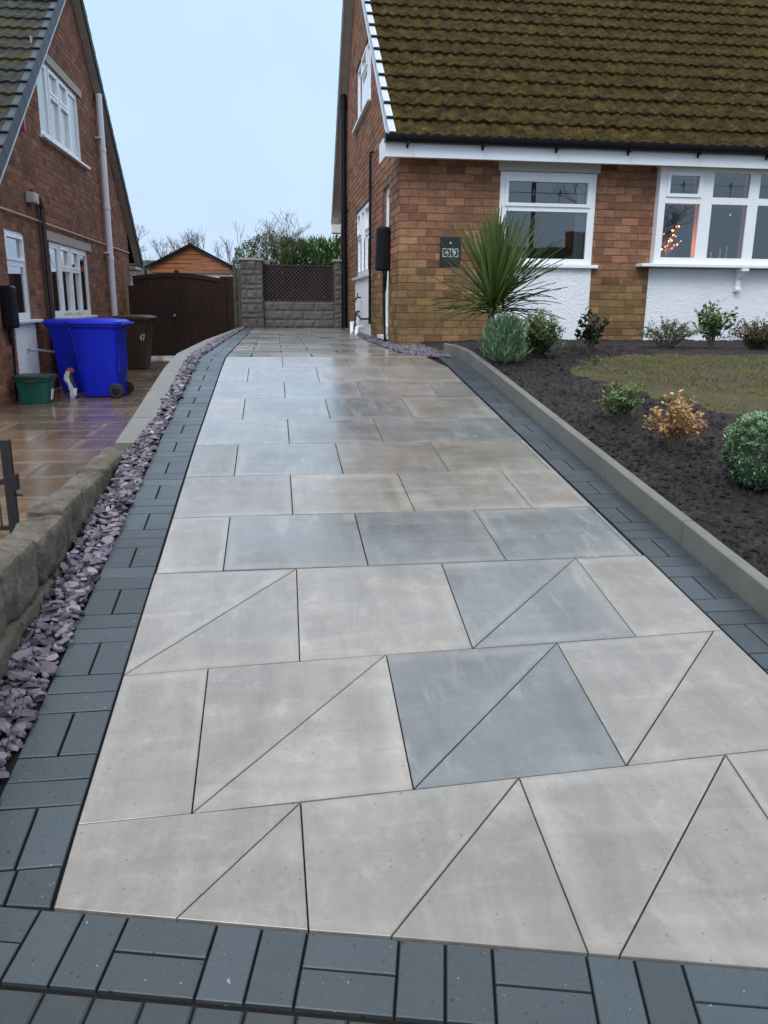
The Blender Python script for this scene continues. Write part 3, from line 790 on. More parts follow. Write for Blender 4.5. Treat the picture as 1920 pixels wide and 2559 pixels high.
panel(w,HY,HY1,-.75,gtop,[],lambda u,v,w_:(HX1+w_,u,v),0,.1,kinks=(RY,))
w.m=[1]*len(w.m)
brickwork(w,HX,9.2,-.75,1.95,[(w1[0],w1[1],-.8,2),(bay[0]-.02,bay[1],-.8,2)],FF,seed=3)
brickwork(w,HY,HY1,-.75,gtop,[dr,(sw[0],sw[1],-.8,sw[3]),uw],FS,kinks=(RY,),seed=5)
w.build('wall',[M['brick'],M['mortar']],rh)
# render panels, boards
for (a,b,c,dv) in ((2.86,4.13,-.56,.49),(4.93,8.0,-.56,.505)):
    p=MB(); panel(p,a,b,c,dv,[],FF,.006,.02,sides=True); p.build('render_panel',M['render'],rh)
p=MB(); panel(p,13.5,16.05,-.5,.45,[],FS,.012,.012,sides=True); p.build('render_panel',M['render'],rh)
p=MB(); fbox(p,FF,2.83,4.16,1.645,1.79,.001,.02); fbox(p,FF,4.9,8.05,1.735,1.79,.001,.13); p.build('header_board',M['cream'],rh)
window(rh,FF,*w1,[(2.955,4.035,.60,1.175),(2.975,4.015,1.275,1.525)],W0=-.012,sash=[1],sill=(2.72,4.2,.07),diamonds=((3.31,1.40,.05,2.975,4.015,1.275),(3.66,1.40,.05,2.975,4.015,1.275)),label='single white casement window with leaded diamonds above one large pane')
bc=[(5.02,5.50,.635,1.30),(5.065,5.455,1.42,1.63),(5.66,6.16,.635,1.30),(5.66,6.16,1.385,1.68),(6.30,6.80,.635,1.30),(6.30,6.80,1.385,1.68),(6.94,7.35,.635,1.30),(6.94,7.35,1.385,1.68),(7.49,7.93,.635,1.30),(7.49,7.93,1.42,1.63)]
bw=window(rh,FF,4.93,8.02,.555,1.735,bc,W0=.11,sash=[1,9],depth=.125,sill=None,name='bay_window',diamonds=tuple(((a+b)/2,1.53,.05,a,b,c) for a,b,c,_ in bc[1::2]),label='wide white shallow bay window on a projecting sill')
p=MB(); fbox(p,FF,4.74,8.2,.513,.553,.001,.20); p.build('sill',M['upvc'],bw,bevel=.006)
# corbel brackets
for bx in (6.18,7.3):
    p=MB(); prof=[(0,0),(.17,0),(.17,-.035),(.145,-.05),(.12,-.09),(.06,-.15),(.05,-.24),(.075,-.26),(.07,-.29),(0,-.30)]
    V=[FF(bx+s,.51+z,.013+w_) for s in (-.035,.035) for w_,z in prof]; n=len(prof)
    p.mesh(V,[tuple(range(n)),tuple(reversed(range(n,2*n)))]+[(i,(i+1)%n,n+(i+1)%n,n+i) for i in range(n)])
    p.box((bx-.05,HY-.2,.475),(bx+.05,HY-.013,.508)); p.build('corbel_bracket',M['upvc'],rh)
# fascia, soffit, gutter, brackets
p=MB(); p.box((1.36,EY-.02,1.715),(HX1+.1,EY+.002,1.875)); p.box((1.36,EY-.019,1.72),(1.382,HY+.3,1.95)); p.build('fascia',M['fascia'],rh,bevel=.004)
p=MB(); p.box((1.382,EY+.004,1.752),(HX1,HY+.02,1.762)); p.build('soffit',M['fascia'],rh)
p=MB(); fbox(p,lambda a,b,c:(a,b,c),1.70,1.702,EY-.0225,EY-.0205,1.716,1.875); p.build('fascia_joint',M['blackdull'],rh)
g=MB(); gx0,gx1=1.355,HX1
prof=[]
for k in range(9):
    t=math.pi+math.pi*k/8; prof.append((EY-.085+.056*math.cos(t),1.935+.07*math.sin(t)))
prof2=[(y_*1.0+(.004 if y_<EY-.085 else -.004),z_+.004) for y_,z_ in prof]
V=[(x,y_,z_) for x in (gx0,gx1) for y_,z_ in prof]; n=len(prof)
g.mesh(V,[(i,i+1,n+i+1,n+i) for i in range(n-1)]+[tuple(range(n)),tuple(range(2*n-1,n-1,-1))])
V=[(x,y_,z_) for x in (gx0,gx1) for y_,z_ in prof2]; g.mesh(V,[(i+1,i,n+i,n+i+1) for i in range(n-1)])
g.box((gx0,EY-.146,1.93),(gx1,EY-.134,1.945))
g.box((gx0-.012,EY-.15,1.86),(gx0,EY-.02,1.955)); g.build('gutter',M['blackdull'],rh)
br=None
for i in range(11):
    x=1.62+.92*i
    if br is None:
        p=MB(); p.box((-.012,-.12,-.002),(.012,-.02,.03)); p.box((-.012,-.035,-.03),(.012,-.021,0)); br=p.build('gutter_bracket',M['blackdull'],rh); o=br
    else: o=br.copy(); col.objects.link(o)
    o.location=(x,EY,1.845)
roof_plane(rh,'roof',M['moss'],1.47,HX1+.1,EY-.06,EZ-.02,RY,RZ,gauge=.352,res=.028)
roof_plane(rh,'rear_roof',M['moss'],1.47,HX1+.1,BY,BZ,RY,RZ,gauge=.352,res=.15,moss=0)
verge(rh,1.395,1.475,EY-.06,EZ-.02,RY,RZ,M['verge'],.352,.05)
verge(rh,1.395,1.475,BY,BZ,RY,RZ,M['vergedark'],.352,.07,'rear_verge_cap')
p=MB()
def board(mb,xa,xb,ya,za,yb,zb,d0,d1):
    V=[(x,y_,z_+dd) for x in (xa,xb) for (y_,z_) in ((ya,za),(yb,zb)) for dd in (-d0,-d1)]
    mb.mesh(V,[(0,1,3,2),(4,6,7,5),(0,2,6,4),(1,5,7,3),(0,4,5,1),(2,3,7,6)])
board(p,1.40,1.42,EY,EZ,RY,RZ,.02,.15); p.build('bargeboard',M['fascia'],rh)
p=MB(); board(p,1.40,1.42,BY,BZ,RY,RZ,.05,.19); board(p,1.42,1.60,BY,BZ,RY,RZ,.15,.17); board(p,1.42,1.60,EY+.3,EZ+.25,RY,RZ,.13,.15); p.build('verge_soffit',M['soffit'],rh)
p=MB(); p.box((1.385,19.62,1.62),(1.62,20.02,1.80)); p.build('eaves_box',M['upvc'],rh)
p=MB(); p.tube([(x,RY,RZ+.03) for x in (1.4,HX1+.1)],[.11,.11],10); p.build('ridge_tiles',M['moss'],rh)
# side door, windows
window(rh,FS,*dr,[(11.53,12.02,-.30,1.50)],W0=-.05,name='side_door',sill=None,label='narrow white framed glazed side door')
p=MB(); fbox(p,FS,11.40,12.12,-.47,-.424,-.05,.07); p.build('door_step',M['upvc'],rh)
window(rh,FS,*sw,[(13.58,14.62,.60,1.17),(13.62,14.58,1.28,1.59),(14.74,15.25,.60,1.59),(15.37,15.87,.60,1.17),(15.40,15.84,1.28,1.59)],W0=-.03,sash=[1,4],sill=(13.45,16.2,.06),label='white side window with top openers above the render panel')
window(rh,FS,*uw,[(13.73,14.35,3.2,4.04),(14.45,15.15,3.2,3.75),(14.45,15.15,3.85,4.04),(15.27,15.9,3.2,4.04)],W0=-.03,sash=[2],sill=(13.6,16.15,.06),label='white gable window high on the side wall')
curtain(rh,FS,13.5,16,3.1,4.1,-.2,'blind'); curtain(rh,FS,13.5,16,.5,1.7,-.25,'blind'); curtain(rh,FS,11.46,12.08,-.42,1.6,-.11,'curtain')
curtain(rh,FF,3.9,4.12,.54,1.63,-.1,'blind',.012,14)
# pipes on the gable
def pipe(parent,name,x,y,z0,z1,r,mat,collars=(),off=0,clip=0):
    p=MB(); p.tube([(x,y,z0),(x,y,z1)],r,14)
    for c in collars: p.tube([(x,y,c-.04),(x,y,c+.04)],r*1.16,14)
    o=p.build(name,mat,parent,smooth=False); return o
pp=pipe(rh,'soil_pipe',1.50,17.75,-.52,4.79,.062,M['black'],(1.9,3.9))
for z in (1.2,3.4): 
    q=MB(); q.box((1.49,17.70,z-.012),(1.579,17.72,z+.012)); q.build('pipe_clip',M['black'],pp)
p=MB(); p.tube([(1.578,13.2,2.28),(1.53,13.2,2.27),(1.525,13.2,2.2),(1.525,13.2,-.3)],.022,8); p.build('overflow_pipe',M['black'],rh)
p=MB(); p.tube([(1.578,15.2,-.12),(1.50,15.2,-.13),(1.47,15.1,-.3),(1.47,14.9,-.38)],.02,8); p.tube([(1.5,15.2,-.14),(1.5,14.3,-.24),(1.525,13.3,-.22)],.018,8); p.build('waste_pipe',M['black'],rh)
p=MB(); p.tube([(1.56,15.9,-.34),(1.46,15.7,-.34),(1.43,15.3,-.36),(1.42,15.2,-.52)],.035,10); p.build('white_waste_bend',M['upvc'],rh)
p=MB(); p.tube([(1.56,14.7,-.38),(1.46,14.6,-.39),(1.43,14.4,-.45),(1.42,14.35,-.55)],.033,10); p.build('white_waste_bend',M['upvc'],rh)
tp=MB(); tp.tube([(1.566,14.95,.13),(1.49,14.95,.13),(1.46,14.95,.09),(1.455,14.95,.04)],.014,8); tp.tube([(1.50,14.95,.13),(1.50,14.95,.19)],.01,6); tp.tube([(1.50,14.90,.195),(1.50,15.0,.195)],.009,6); tp.tube([(1.50,14.95,.13),(1.47,14.80,.10)],.012,6)
tag(tp.build('outside_tap',M['black']),'small black garden tap on the white render under the side window','tap')

# charger on the side wall beside the door
def charger(name,label,x,y,z0,z1,dx,sgn,cord):
    r=empty(name,(x,y,z0),label,'wall charger'); h=z1-z0
    m=MB(); n=20; V=[]
    def rr(w_,d_,k): # rounded rectangle ring
        out=[]
        for i in range(16):
            t=2*math.pi*i/16; c,s=math.cos(t),math.sin(t)
            out.append((w_*(abs(c)**.35)*(1 if c>0 else -1),d_*(abs(s)**.35)*(1 if s>0 else -1)))
        return out
    rings=[(0,.80),(.012,.93),(.03,1.),(h-.03,1.),(h-.012,.93),(h,.80)]
    for z,k in rings:
        for a,b in rr(dx/2*k,.10*k,k): V.append((a+sgn*dx/2,b,z))
    f=[(i*16+k,i*16+(k+1)%16,(i+1)*16+(k+1)%16,(i+1)*16+k) for i in range(5) for k in range(16)]+[tuple(reversed(range(16))),tuple(80+k for k in range(16))]
    m.mesh(V,f); m.build('charger_body',M['black'],r)
    b=MB(); b.box((min(sgn*.002,sgn*.03),.1,h*.55),(max(sgn*.002,sgn*.03),.28,h*.93)); b.build('wall_bracket',M['black'],r)
    # coiled cable below
    c=MB(); pts=[]
    for i in range(60):
        t=i/59*2*math.pi*2.0; pts.append((sgn*(.06+.02*math.sin(t*.5)),.035*math.sin(t),-.16-.20*math.cos(t)*(.8 if cord else .5)+.05))
    c.tube(pts,.013,6); c.tube([(sgn*.08,0,.03),(sgn*.07,.03,-.3),(sgn*.05,.02,ZF-z0 if cord else zn(9)-z0+.02)],.017,6)
    c.build('cable',M['black'],r)
    return r
charger('wall_charger','black wall charger with hanging cable beside the glazed side door',1.578,11.35,.45,1.02,.19,-1,True)

# house number sign
sg=empty('house_number_sign',(2.24,HY-.008,.665),'black slate house sign with white number on brickwork behind the spiky palm','sign')
p=MB(); p.box((-.135,-.012,-.175),(.135,.006,.175)); p.build('slate_plate',plain('slate_plate',(.014,.018,.024),.35,.2,10,.15),sg,bevel=.005)
M['lettering']=plain('pale_lettering',(.55,.6,.6),.5,.05,20,0)
p=MB()
for a,b,c,dd in ((-.10,.10,.028,.036),(-.10,.10,-.066,-.058),(-.10,-.092,-.058,.028),(.092,.10,-.058,.028),(-.004,.004,-.058,.028)): p.box((a,-.0155,c),(b,-.0125,dd))
p.build('number_frame',M['lettering'],sg)
def text(body,size,mat,parent,loc,rot,name='number',ext=.001,align='CENTER'):
    cu=bpy.data.curves.new(name,'FONT'); cu.body=body; cu.size=size; cu.extrude=ext; cu.align_x=align; cu.align_y='CENTER'; cu.offset=.0015
    o=bpy.data.objects.new(name,cu); me=bpy.data.meshes.new_from_object(o); me.name=name; bpy.data.objects.remove(o)
    me.materials.clear(); me.materials.append(mat)
    o=bpy.data.objects.new(name,me); col.objects.link(o); o.parent=parent; o.location=loc; o.rotation_euler=rot
    return o
text('4',.10,M['lettering'],sg,(-.048,-.0145,-.016),(R(90),0,0)); text('9',.10,M['lettering'],sg,(.048,-.0145,-.016),(R(90),0,0))
p=MB(); p.tube([(0,-.011,.105),(0,-.016,.105)],.012,10); p.build('fixing_disc',M['lettering'],sg)

# fairy-light twig tree and candles on the window board
M['sillin']=plain('window_board',(.5,.5,.5),.5,.05,4,0)
p=MB(); p.box((4.97,HY+.0,.575),(7.98,HY+.30,.60)); p.build('window_board',M['sillin'],rh)
def emis(name,c,s):
    n=NT(name); n.p.inputs['Base Color'].default_value=(*c,1); n.p.inputs['Emission Color'].default_value=(*c,1); n.p.inputs['Emission Strength'].default_value=s; return n.m
ft=empty('fairy_light_tree',(5.22,HY+.16,.601),'lit twig tree with red and orange fairy lights inside the left bay pane','fairy lights')
p=MB(); rr_=random.Random(4); tips=[]
p.tube([(0,0,0),(0,0,.2)],.008,6)
for i in range(13):
    a=rr_.uniform(0,6.28); L=rr_.uniform(.1,.24); z=rr_.uniform(.05,.34); e=(math.cos(a)*L*.9,math.sin(a)*L*.35,z+rr_.uniform(.0,.16)); p.tube([(0,0,z*.6),e],.003,4); tips.append(e); tips.append((e[0]*.55,e[1]*.55,e[2]-.05))
p.build('twigs',plain('copper_twigs',(.25,.09,.03),.6,.1,10,0),ft)
eb=[emis('red_bulb',(1,.12,.05),16),emis('amber_bulb',(1,.30,.03),22)]
import bmesh
def sphere_mesh(name,r,seg=10):
    me=bpy.data.meshes.new(name); bm=bmesh.new(); bmesh.ops.create_uvsphere(bm,u_segments=seg,v_segments=max(4,seg//2),radius=r); bm.to_mesh(me); bm.free(); return me
bm_=[sphere_mesh('bulb',.0065,8),sphere_mesh('bulb',.009,8)]
for k in (0,1): bm_[k].materials.append(eb[k])
for i,t in enumerate(tips):
    if i>25: break
    o=bpy.data.objects.new('bulb',bm_[0 if i%3 else 1]); col.objects.link(o); o.parent=ft; o.location=t
p=MB()
for i in range(900):
    z=rr_.random()**.8*.5; q=.24*(1-z/.56)*math.sqrt(rr_.random()); a=rr_.uniform(0,6.28)
    leaf(p,Vector((q*math.cos(a)-.02,.12+q*.4*math.sin(a),z)),sph(),.035,.014,(rr_.random(),rr_.random(),0))
p.build('foliage',M['brownleaf'],ft)
lp=bpy.data.lights.new('fairy_glow','POINT'); lp.energy=1.8; lp.color=(1,.30,.06); lp.shadow_soft_size=.05
lo=bpy.data.objects.new('fairy_glow',lp); col.objects.link(lo); lo.parent=ft; lo.location=(.08,-.06,.16)
cand=None
for i,(x,h) in enumerate(((5.74,.1),(5.86,.13),(5.99,.17),(6.08,.2),(6.37,.15))):
    m=MB(); m.tube([(0,0,0),(0,0,.02)],.022,10); m.tube([(0,0,.02),(0,0,h)],.011,8); 
    r=empty('candle',(x,HY+.15,.601),['shortest white candle, nearest to the lit twig tree','short white candle, second from the lit twig tree','white candle, third from the lit twig tree','tallest white candle beside the second bay mullion','lone white candle right of the second bay mullion'][i],'candle','candles behind the bay window')
    m.build('candle_stick',M['upvc'],r)

# =============================== LEFT HOUSE
LX=-3.47; LY0=9.6; LY1=21.0; LX0=-12
lh=empty('brick_house',(0,0,0),'dark red brick gable house on the left with white windows and grey tiles','house')
FL=lambda u,v,w:(LX+w,u,v)
LEY,LEZ=10.3,1.0; LRY,LRZ=16.45,5.72; LBY,LBZ=22.05,.97
lg=interp([(LY0,.8),(LEY,.93),(LRY,LRZ-.07),(LY1,1.75)])
lw_=[(11.58,12.5,-.24,.94),(13.76,16.5,-.23,.93),(13.9,16.7,2.48,3.66)]
w=MB(); panel(w,LY0,LY1,-1.5,lg,lw_,FL,-.006,.12,kinks=(LEY,LRY),uvo=(0,.04)); 
w.face([(LX,LY0,-1.5),(LX0,LY0,-1.5),(LX0,LY0,.95),(LX,LY0,.95)],[(0,-1.5),(8.5,-1.5),(8.5,.95),(0,.95)])
w.face([(LX,LY1,-1.5),(LX0,LY1,-1.5),(LX0,LY1,1.75),(LX,LY1,1.75)],[(0,-1.5),(8.5,-1.5),(8.5,1.75),(0,1.75)])
panel(w,LY0,LY1,-1.5,lg,[],lambda u,v,w_:(LX0-w_,u,v),0,.1,kinks=(LEY,LRY))
w.m=[1]*len(w.m); brickwork(w,LY0,LY1,-1.5,lg,lw_,FL,kinks=(LEY,LRY),seed=9,joint=.011,back=.008)
w.build('wall',[M['brick2'],M['mortar2']],lh)
window(lh,FL,*lw_[0],[(11.67,12.41,-.15,.47),(11.70,12.38,.59,.84)],W0=-.03,sash=[1],sill=(11.5,12.75,.08),label='narrow white window with a top opener above the white panel')
window(lh,FL,*lw_[1],[(13.84,14.35,-.14,.84),(14.48,15.02,-.14,.50),(14.50,15.0,.60,.84),(15.2,15.74,-.14,.50),(15.22,15.72,.60,.84),(15.9,16.42,-.14,.84)],W0=-.03,sash=[1,2,3,4],sill=(13.7,16.6,.07),label='wide white lower window of four lights behind the blue bins')
window(lh,FL,*lw_[2],[(14.0,14.55,2.58,3.56),(14.70,15.22,2.58,3.18),(14.72,15.2,3.29,3.56),(15.35,15.87,2.58,3.18),(15.37,15.85,3.29,3.56),(16.05,16.6,2.58,3.56)],W0=-.03,sash=[1,2,3,4],sill=(13.8,16.95,.08),glassm='obscure',label='upper gable window with pale frosted panes')
for a,b,z in ((13.5,16.75,.935),(13.75,16.95,3.665)):
    p=MB(); fbox(p,FL,a,b,z,z+.14,.001,.016); p.build('lintel',M['concrete'],lh)
p=MB(); panel(p,11.6,12.55,-1.12,-.285,[],FL,.012,.012,sides=True); p.build('render_panel',M['render'],lh)
for a,b in ((11.56,12.0),): curtain(lh,FL,a,12.5,-.22,.9,-.22,'blind')
curtain(lh,FL,13.8,14.2,-.2,.9,-.2); curtain(lh,FL,14.5,14.9,-.2,.9,-.2); curtain(lh,FL,15.2,15.6,-.2,.9,-.2); curtain(lh,FL,15.95,16.4,-.2,.9,-.2)
roof_plane(lh,'roof',M['gtile'],LX0,-3.38,LEY-.06,LEZ-.03,LRY,LRZ,gauge=.352,res=.04,moss=.006)
roof_plane(lh,'rear_roof',M['gtile'],LX0,-3.38,LBY,LBZ,LRY,LRZ,gauge=.352,res=.3,moss=0)
verge(lh,-3.30,-3.385,LEY-.06,LEZ-.03,LRY,LRZ,M['vergedark'],.352,.12)
verge(lh,-3.30,-3.385,LBY,LBZ,LRY,LRZ,M['blackdull'],.352,.06,'rear_verge_cap')
p=MB(); board(p,-3.325,-3.305,LEY-.1,LEZ-.08,LRY,LRZ,.16,.20); p.build('bargeboard',M['verge'],lh)
p=MB(); board(p,-3.325,-3.305,LBY,LBZ,LRY,LRZ,.06,.15); p.build('rear_bargeboard',M['blackdull'],lh)
p=MB(); board(p,-3.48,-3.326,LBY,LBZ,LRY,LRZ,.12,.14); board(p,-3.48,-3.326,LEY,LEZ,LRY,LRZ,.12,.14); p.build('verge_soffit',M['soffit'],lh)
p=MB(); p.box((-9,LY1+.02,.80),(-3.33,LBY-.05,.86)); p.box((-9,LBY-.04,.78),(-3.34,LBY-.02,.95)); p.build('eaves_box',M['soffit'],lh)
pp=pipe(lh,'soil_pipe',-3.37,18.15,ZN,4.03,.062,M['pipe'],(.9,3.0,1.9))
for z in (3.2,1.0):
    q=MB(); q.box((-3.469,17.98,z-.012),(-3.36,18.2,z+.012)); q.build('pipe_clip',M['pipe'],pp)
p=MB(); p.tube([(-3.44,9.7,1.165),(-3.44,20.9,1.165)],.013,6)
p.build('gas_pipe',M['copper'],lh)
p=MB(); p.tube([(-3.44,12.95,1.55),(-3.42,13.2,1.5),(-3.42,13.34,1.35),(-3.42,13.36,.3),(-3.42,13.38,ZN)],.035,8); p.tube([(-3.43,13.16,1.4),(-3.43,13.20,.4),(-3.43,13.22,ZN)],.02,8); p.build('cable_conduit',M['brownpipe'],lh)
fl_=MB(); fl_.box((-3.465,12.72,1.38),(-3.36,13.0,1.52)); fl_.box((-3.36,12.75,1.40),(-3.352,12.97,1.50),tone=(.9,.9,.9))
tag(fl_.build('security_light',plain('aged_plastic',(.42,.40,.35),.5,.2,9,.1),bevel=.01),'small cream security light on the red brick wall above the conduit','light')
al=MB(); al.box((-3.465,12.72,2.32),(-3.39,12.80,2.60)); tag(al.build('alarm_box',plain('faded_red_box',(.42,.10,.10),.5,.2,9,.1),bevel=.01),'small red alarm box on the red brick gable below the tiles','alarm')
# hanging hose arm
p=MB(); p.tube([(-3.455,12.05,-.655),(-3.33,12.08,-.66),(-3.25,12.4,-.70),(-3.2,13.0,-.76)],.018,8); p.tube([(-3.46,12.05,-.63),(-3.46,12.05,-.68)],.03,8); tag(p.build('outside_hose',M['trim']),'pale hose pipe on a wall tap, reaching behind the blue bins','hose')
charger('wall_charger','black wall charger with trailing cables on the red brick wall at the left edge',-3.468,11.2,-.33,.20,.17,1,False)

# =============================== bins
def bin_proto(matname,lab,grp='wheelie bins by the brick wall',number=None):
    r=empty('wheelie_bin',(0,0,0),lab,'wheelie bin',grp)
    # local: x front(-) to back(+), y width
    m=MB(); N=24
    def ring(cx,hx,hy,z,rad=.25):
        out=[]
        for i in range(N):
            t=2*math.pi*(i+.5)/N; c,s=math.cos(t),math.sin(t)
            out.append((cx+hx*(abs(c)**rad)*(1 if c>0 else -1),hy*(abs(s)**rad)*(1 if s>0 else -1),z))
        return out
    rings=[ring(.05,.245,.22,.02),ring(.05,.25,.225,.06),ring(.035,.275,.245,.35),ring(.02,.305,.265,.75),ring(.01,.33,.28,.93),ring(.01,.335,.285,.955),ring(.01,.365,.31,.957),ring(.01,.365,.31,.99)]
    V=[v for q in rings for v in q]
    m.mesh(V,[(i*N+k,i*N+(k+1)%N,(i+1)*N+(k+1)%N,(i+1)*N+k) for i in range(len(rings)-1) for k in range(N)]+[tuple(reversed(range(N)))])
    m.box((.29,-.2,.35),(.325,.2,.9)); 
    body=m.build('body',M[matname],r)
    l=MB(); rings=[ring(.005,.385,.325,.985),ring(.005,.39,.33,1.0),ring(.005,.385,.325,1.025),ring(.0,.34,.29,1.05),ring(0,.2,.2,1.065)]
    V=[v for q in rings for v in q]; l.mesh(V,[(i*N+k,i*N+(k+1)%N,(i+1)*N+(k+1)%N,(i+1)*N+k) for i in range(len(rings)-1) for k in range(N)]+[tuple(reversed(range(N))),tuple((len(rings)-1)*N+k for k in range(N))])
    l.build('lid',M[matname],r)
    h=MB(); h.tube([(.36,-.22,.98),(.43,-.22,1.0),(.43,.22,1.0),(.36,.22,.98)],.016,8); h.build('handle',M[matname],r)
    a=MB(); a.tube([(.27,-.27,.10),(.27,.27,.10)],.012,8); a.build('axle',M['trim'],r)
    for s in (-1,1):
        wv=MB(); wv.tube([(.27,s*.225,.10),(.27,s*.235,.10),(.27,s*.275,.10),(.27,s*.285,.10)],[.09,.10,.10,.088],20); wo=wv.build('wheel',M['tyre'],r)
        hb=MB(); hb.tube([(.27,s*.286,.10),(.27,s*.291,.10)],[.055,.045],14); hb.build('hub',M['black'],wo)
    return r
b1=bin_proto('blue','bright blue wheelie bin in front, its black wheels to the right'); b1.location=(-2.47,11.98,ZN); b1.rotation_euler=(0,0,R(-6)); b1.scale=(1.02,1.02,1.02)
b2=copy_tree(b1); b2['label']='blue wheelie bin standing behind, half hidden by the front blue bin'; b2.location=(-2.99,12.8,ZN); b2.rotation_euler=(0,0,R(4)); b2.scale=(1.02,1.02,1.0)
b3=bin_proto('brown','dark brown wheelie bin with white number sticker beside the brown gate'); b3.location=(-2.78,17.1,ZN); b3.rotation_euler=(0,0,R(-90-8)); b3.scale=(1,1,1)
b3.rotation_euler=(0,0,R(172))
nm=text('47',.19,M['lettering'],b3,(-.20,.272,.62),(R(90),0,R(180)))
nm.scale=(.6,1,1)
# green recycling box
gb=empty('recycling_box',(-3.16,11.2,ZN),'open-handled green recycling box with dark lid on wet flags','recycling box')
m=MB(); N=24
def rring(hx,hy,z,rad=.22): return [(hx*(abs(math.cos(t))**rad)*(1 if math.cos(t)>0 else -1),hy*(abs(math.sin(t))**rad)*(1 if math.sin(t)>0 else -1),z) for t in [2*math.pi*(i+.5)/N for i in range(N)]]
rg=[rring(.175,.15,.0),rring(.18,.155,.02),rring(.215,.18,.30),rring(.235,.2,.305),rring(.235,.2,.33)]
m.mesh([v for q in rg for v in q],[(i*N+k,i*N+(k+1)%N,(i+1)*N+(k+1)%N,(i+1)*N+k) for i in range(4) for k in range(N)]+[tuple(reversed(range(N)))]); m.build('box_body',M['green'],gb)
m=MB(); rg=[rring(.245,.21,.33),rring(.25,.215,.345),rring(.245,.21,.365),rring(.2,.17,.375)]
m.mesh([v for q in rg for v in q],[(i*N+k,i*N+(k+1)%N,(i+1)*N+(k+1)%N,(i+1)*N+k) for i in range(3) for k in range(N)]+[tuple(reversed(range(N))),tuple(3*N+k for k in range(N))]); m.build('lid',M['greenlid'],gb)
m=MB(); m.tube([(-.08,-.19,.3),(-.08,-.225,.295),(.08,-.225,.295),(.08,-.19,.3)],.011,6); m.build('handle',M['greenlid'],gb)
m=MB(); m.box((.205,-.09,.08),(.212,.0,.22),Matrix.Rotation(R(8),4,'Y')@Matrix.Translation((-.012,0,0))); m.build('label_sticker',M['upvc'],gb)
# torn plastic packaging
def lump(name,mats,cx,cy,z0,h,r,seed,parent=None):
    m=MB(); ns,nr=16,9; V=[]
    for j in range(nr+1):
        z=h*j/nr
        for i in range(ns):
            t=2*math.pi*i/ns; q=Vector((math.cos(t)*2,math.sin(t)*2,z*14+seed)); rr=r*(1+.9*noise.noise(q))*(1 if 0<j<nr else .6)
            V.append((math.cos(t)*rr+.03*math.sin(z*16),math.sin(t)*rr*.6,z))
    F=[(j*ns+i,j*ns+(i+1)%ns,(j+1)*ns+(i+1)%ns,(j+1)*ns+i) for j in range(nr) for i in range(ns)]+[tuple(reversed(range(ns))),tuple(nr*ns+i for i in range(ns))]
    b=len(m.v); m.mesh(V,F)
    for k in range(len(m.f)):
        z=m.v[m.f[k][0]][2]/h; ang=(k%ns)
        m.m[k]=(2 if z>.85 else 1 if ang in (13,14,15,0,1,2) and z>.3 else 0)
    o=m.build(name,mats,parent); o.location=(cx,cy,z0); return o
lt=lump('plastic_packaging',[plain('white_film',(.62,.64,.7),.25,.25,30,.4),plain('dark_print',(.03,.05,.04),.3,.3,30,.2),plain('red_print',(.35,.05,.05),.4,.2,20,.1)],-2.83,11.70,ZN,.42,.05,3.3)
tag(lt,'crumpled white plastic packaging standing between the two blue bins','packaging')

# black iron gate at the left edge
ig=empty('iron_gate',(-1.53,4.75,-1.32),'black iron garden gate with latch behind the stone wall','gate')
m=MB(); m.box((-.03,-.02,-.1),(.02,.02,.56)); m.build('post',M['iron'],ig)
m=MB(); m.box((-1.0,-.012,.535),(-.03,.012,.56)); m.box((-1.0,-.012,.03),(-.03,.012,.055)); m.build('rail',M['iron'],ig)
for k in range(6):
    m=MB(); m.tube([(-.075-.13*k,0,.05),(-.075-.13*k,0,.54)],.0065,6); m.build('bar',M['rust'],ig)
m=MB(); m.box((.02,-.03,.27),(.04,.03,.36)); m.box((.03,-.012,.30),(.075,.012,.33),Matrix.Rotation(R(-18),4,'Y')); m.tube([(.02,0,.24),(.06,0,.235)],.008,6); m.build('latch',M['iron'],ig)
m=MB(); m.tube([(.02,0,.06),(.17,0,.055)],.007,6); m.build('ground_bolt',M['iron'],ig)

# =============================== back wall, piers, trellis
YW=18.12
bwall=empty('block_wall',(0,YW,ZF),'low grey rock-faced block wall between two tall piers','wall')
def rfblock(mb,x0,x1,y0,z0,z1,seed,amp=.014,depth=.1):
    nx=max(3,int((x1-x0)/.035)); nz=max(3,int((z1-z0)/.035)); V=[]
    for j in range(nz+1):
        for i in range(nx+1):
            x=x0+(x1-x0)*i/nx; z=z0+(z1-z0)*j/nz; e=0 if i in(0,nx) or j in(0,nz) else 1
            V.append((x,y0-e*(.008+amp*(.6+noise.noise(Vector((x*9+seed,z*14,seed))))),z))
    mb.mesh(V,[(j*(nx+1)+i,j*(nx+1)+i+1,(j+1)*(nx+1)+i+1,(j+1)*(nx+1)+i) for j in range(nz) for i in range(nx)])
m=MB(); zs=[0,.17,.36,.55]
for r_,(a,b) in enumerate(zip(zs,zs[1:])):
    x=-.24-(.2 if r_%2==0 else .0)
    while x<1.31:
        rfblock(m,max(x,-.24)+.005,min(x+.44,1.31)-.005,0,a+.005,b-.005,x*3+r_)
        x+=.44
m.box((-.24,.004,0),(1.31,.16,.55)); m.build('wall_blocks',M['bwall'],bwall)
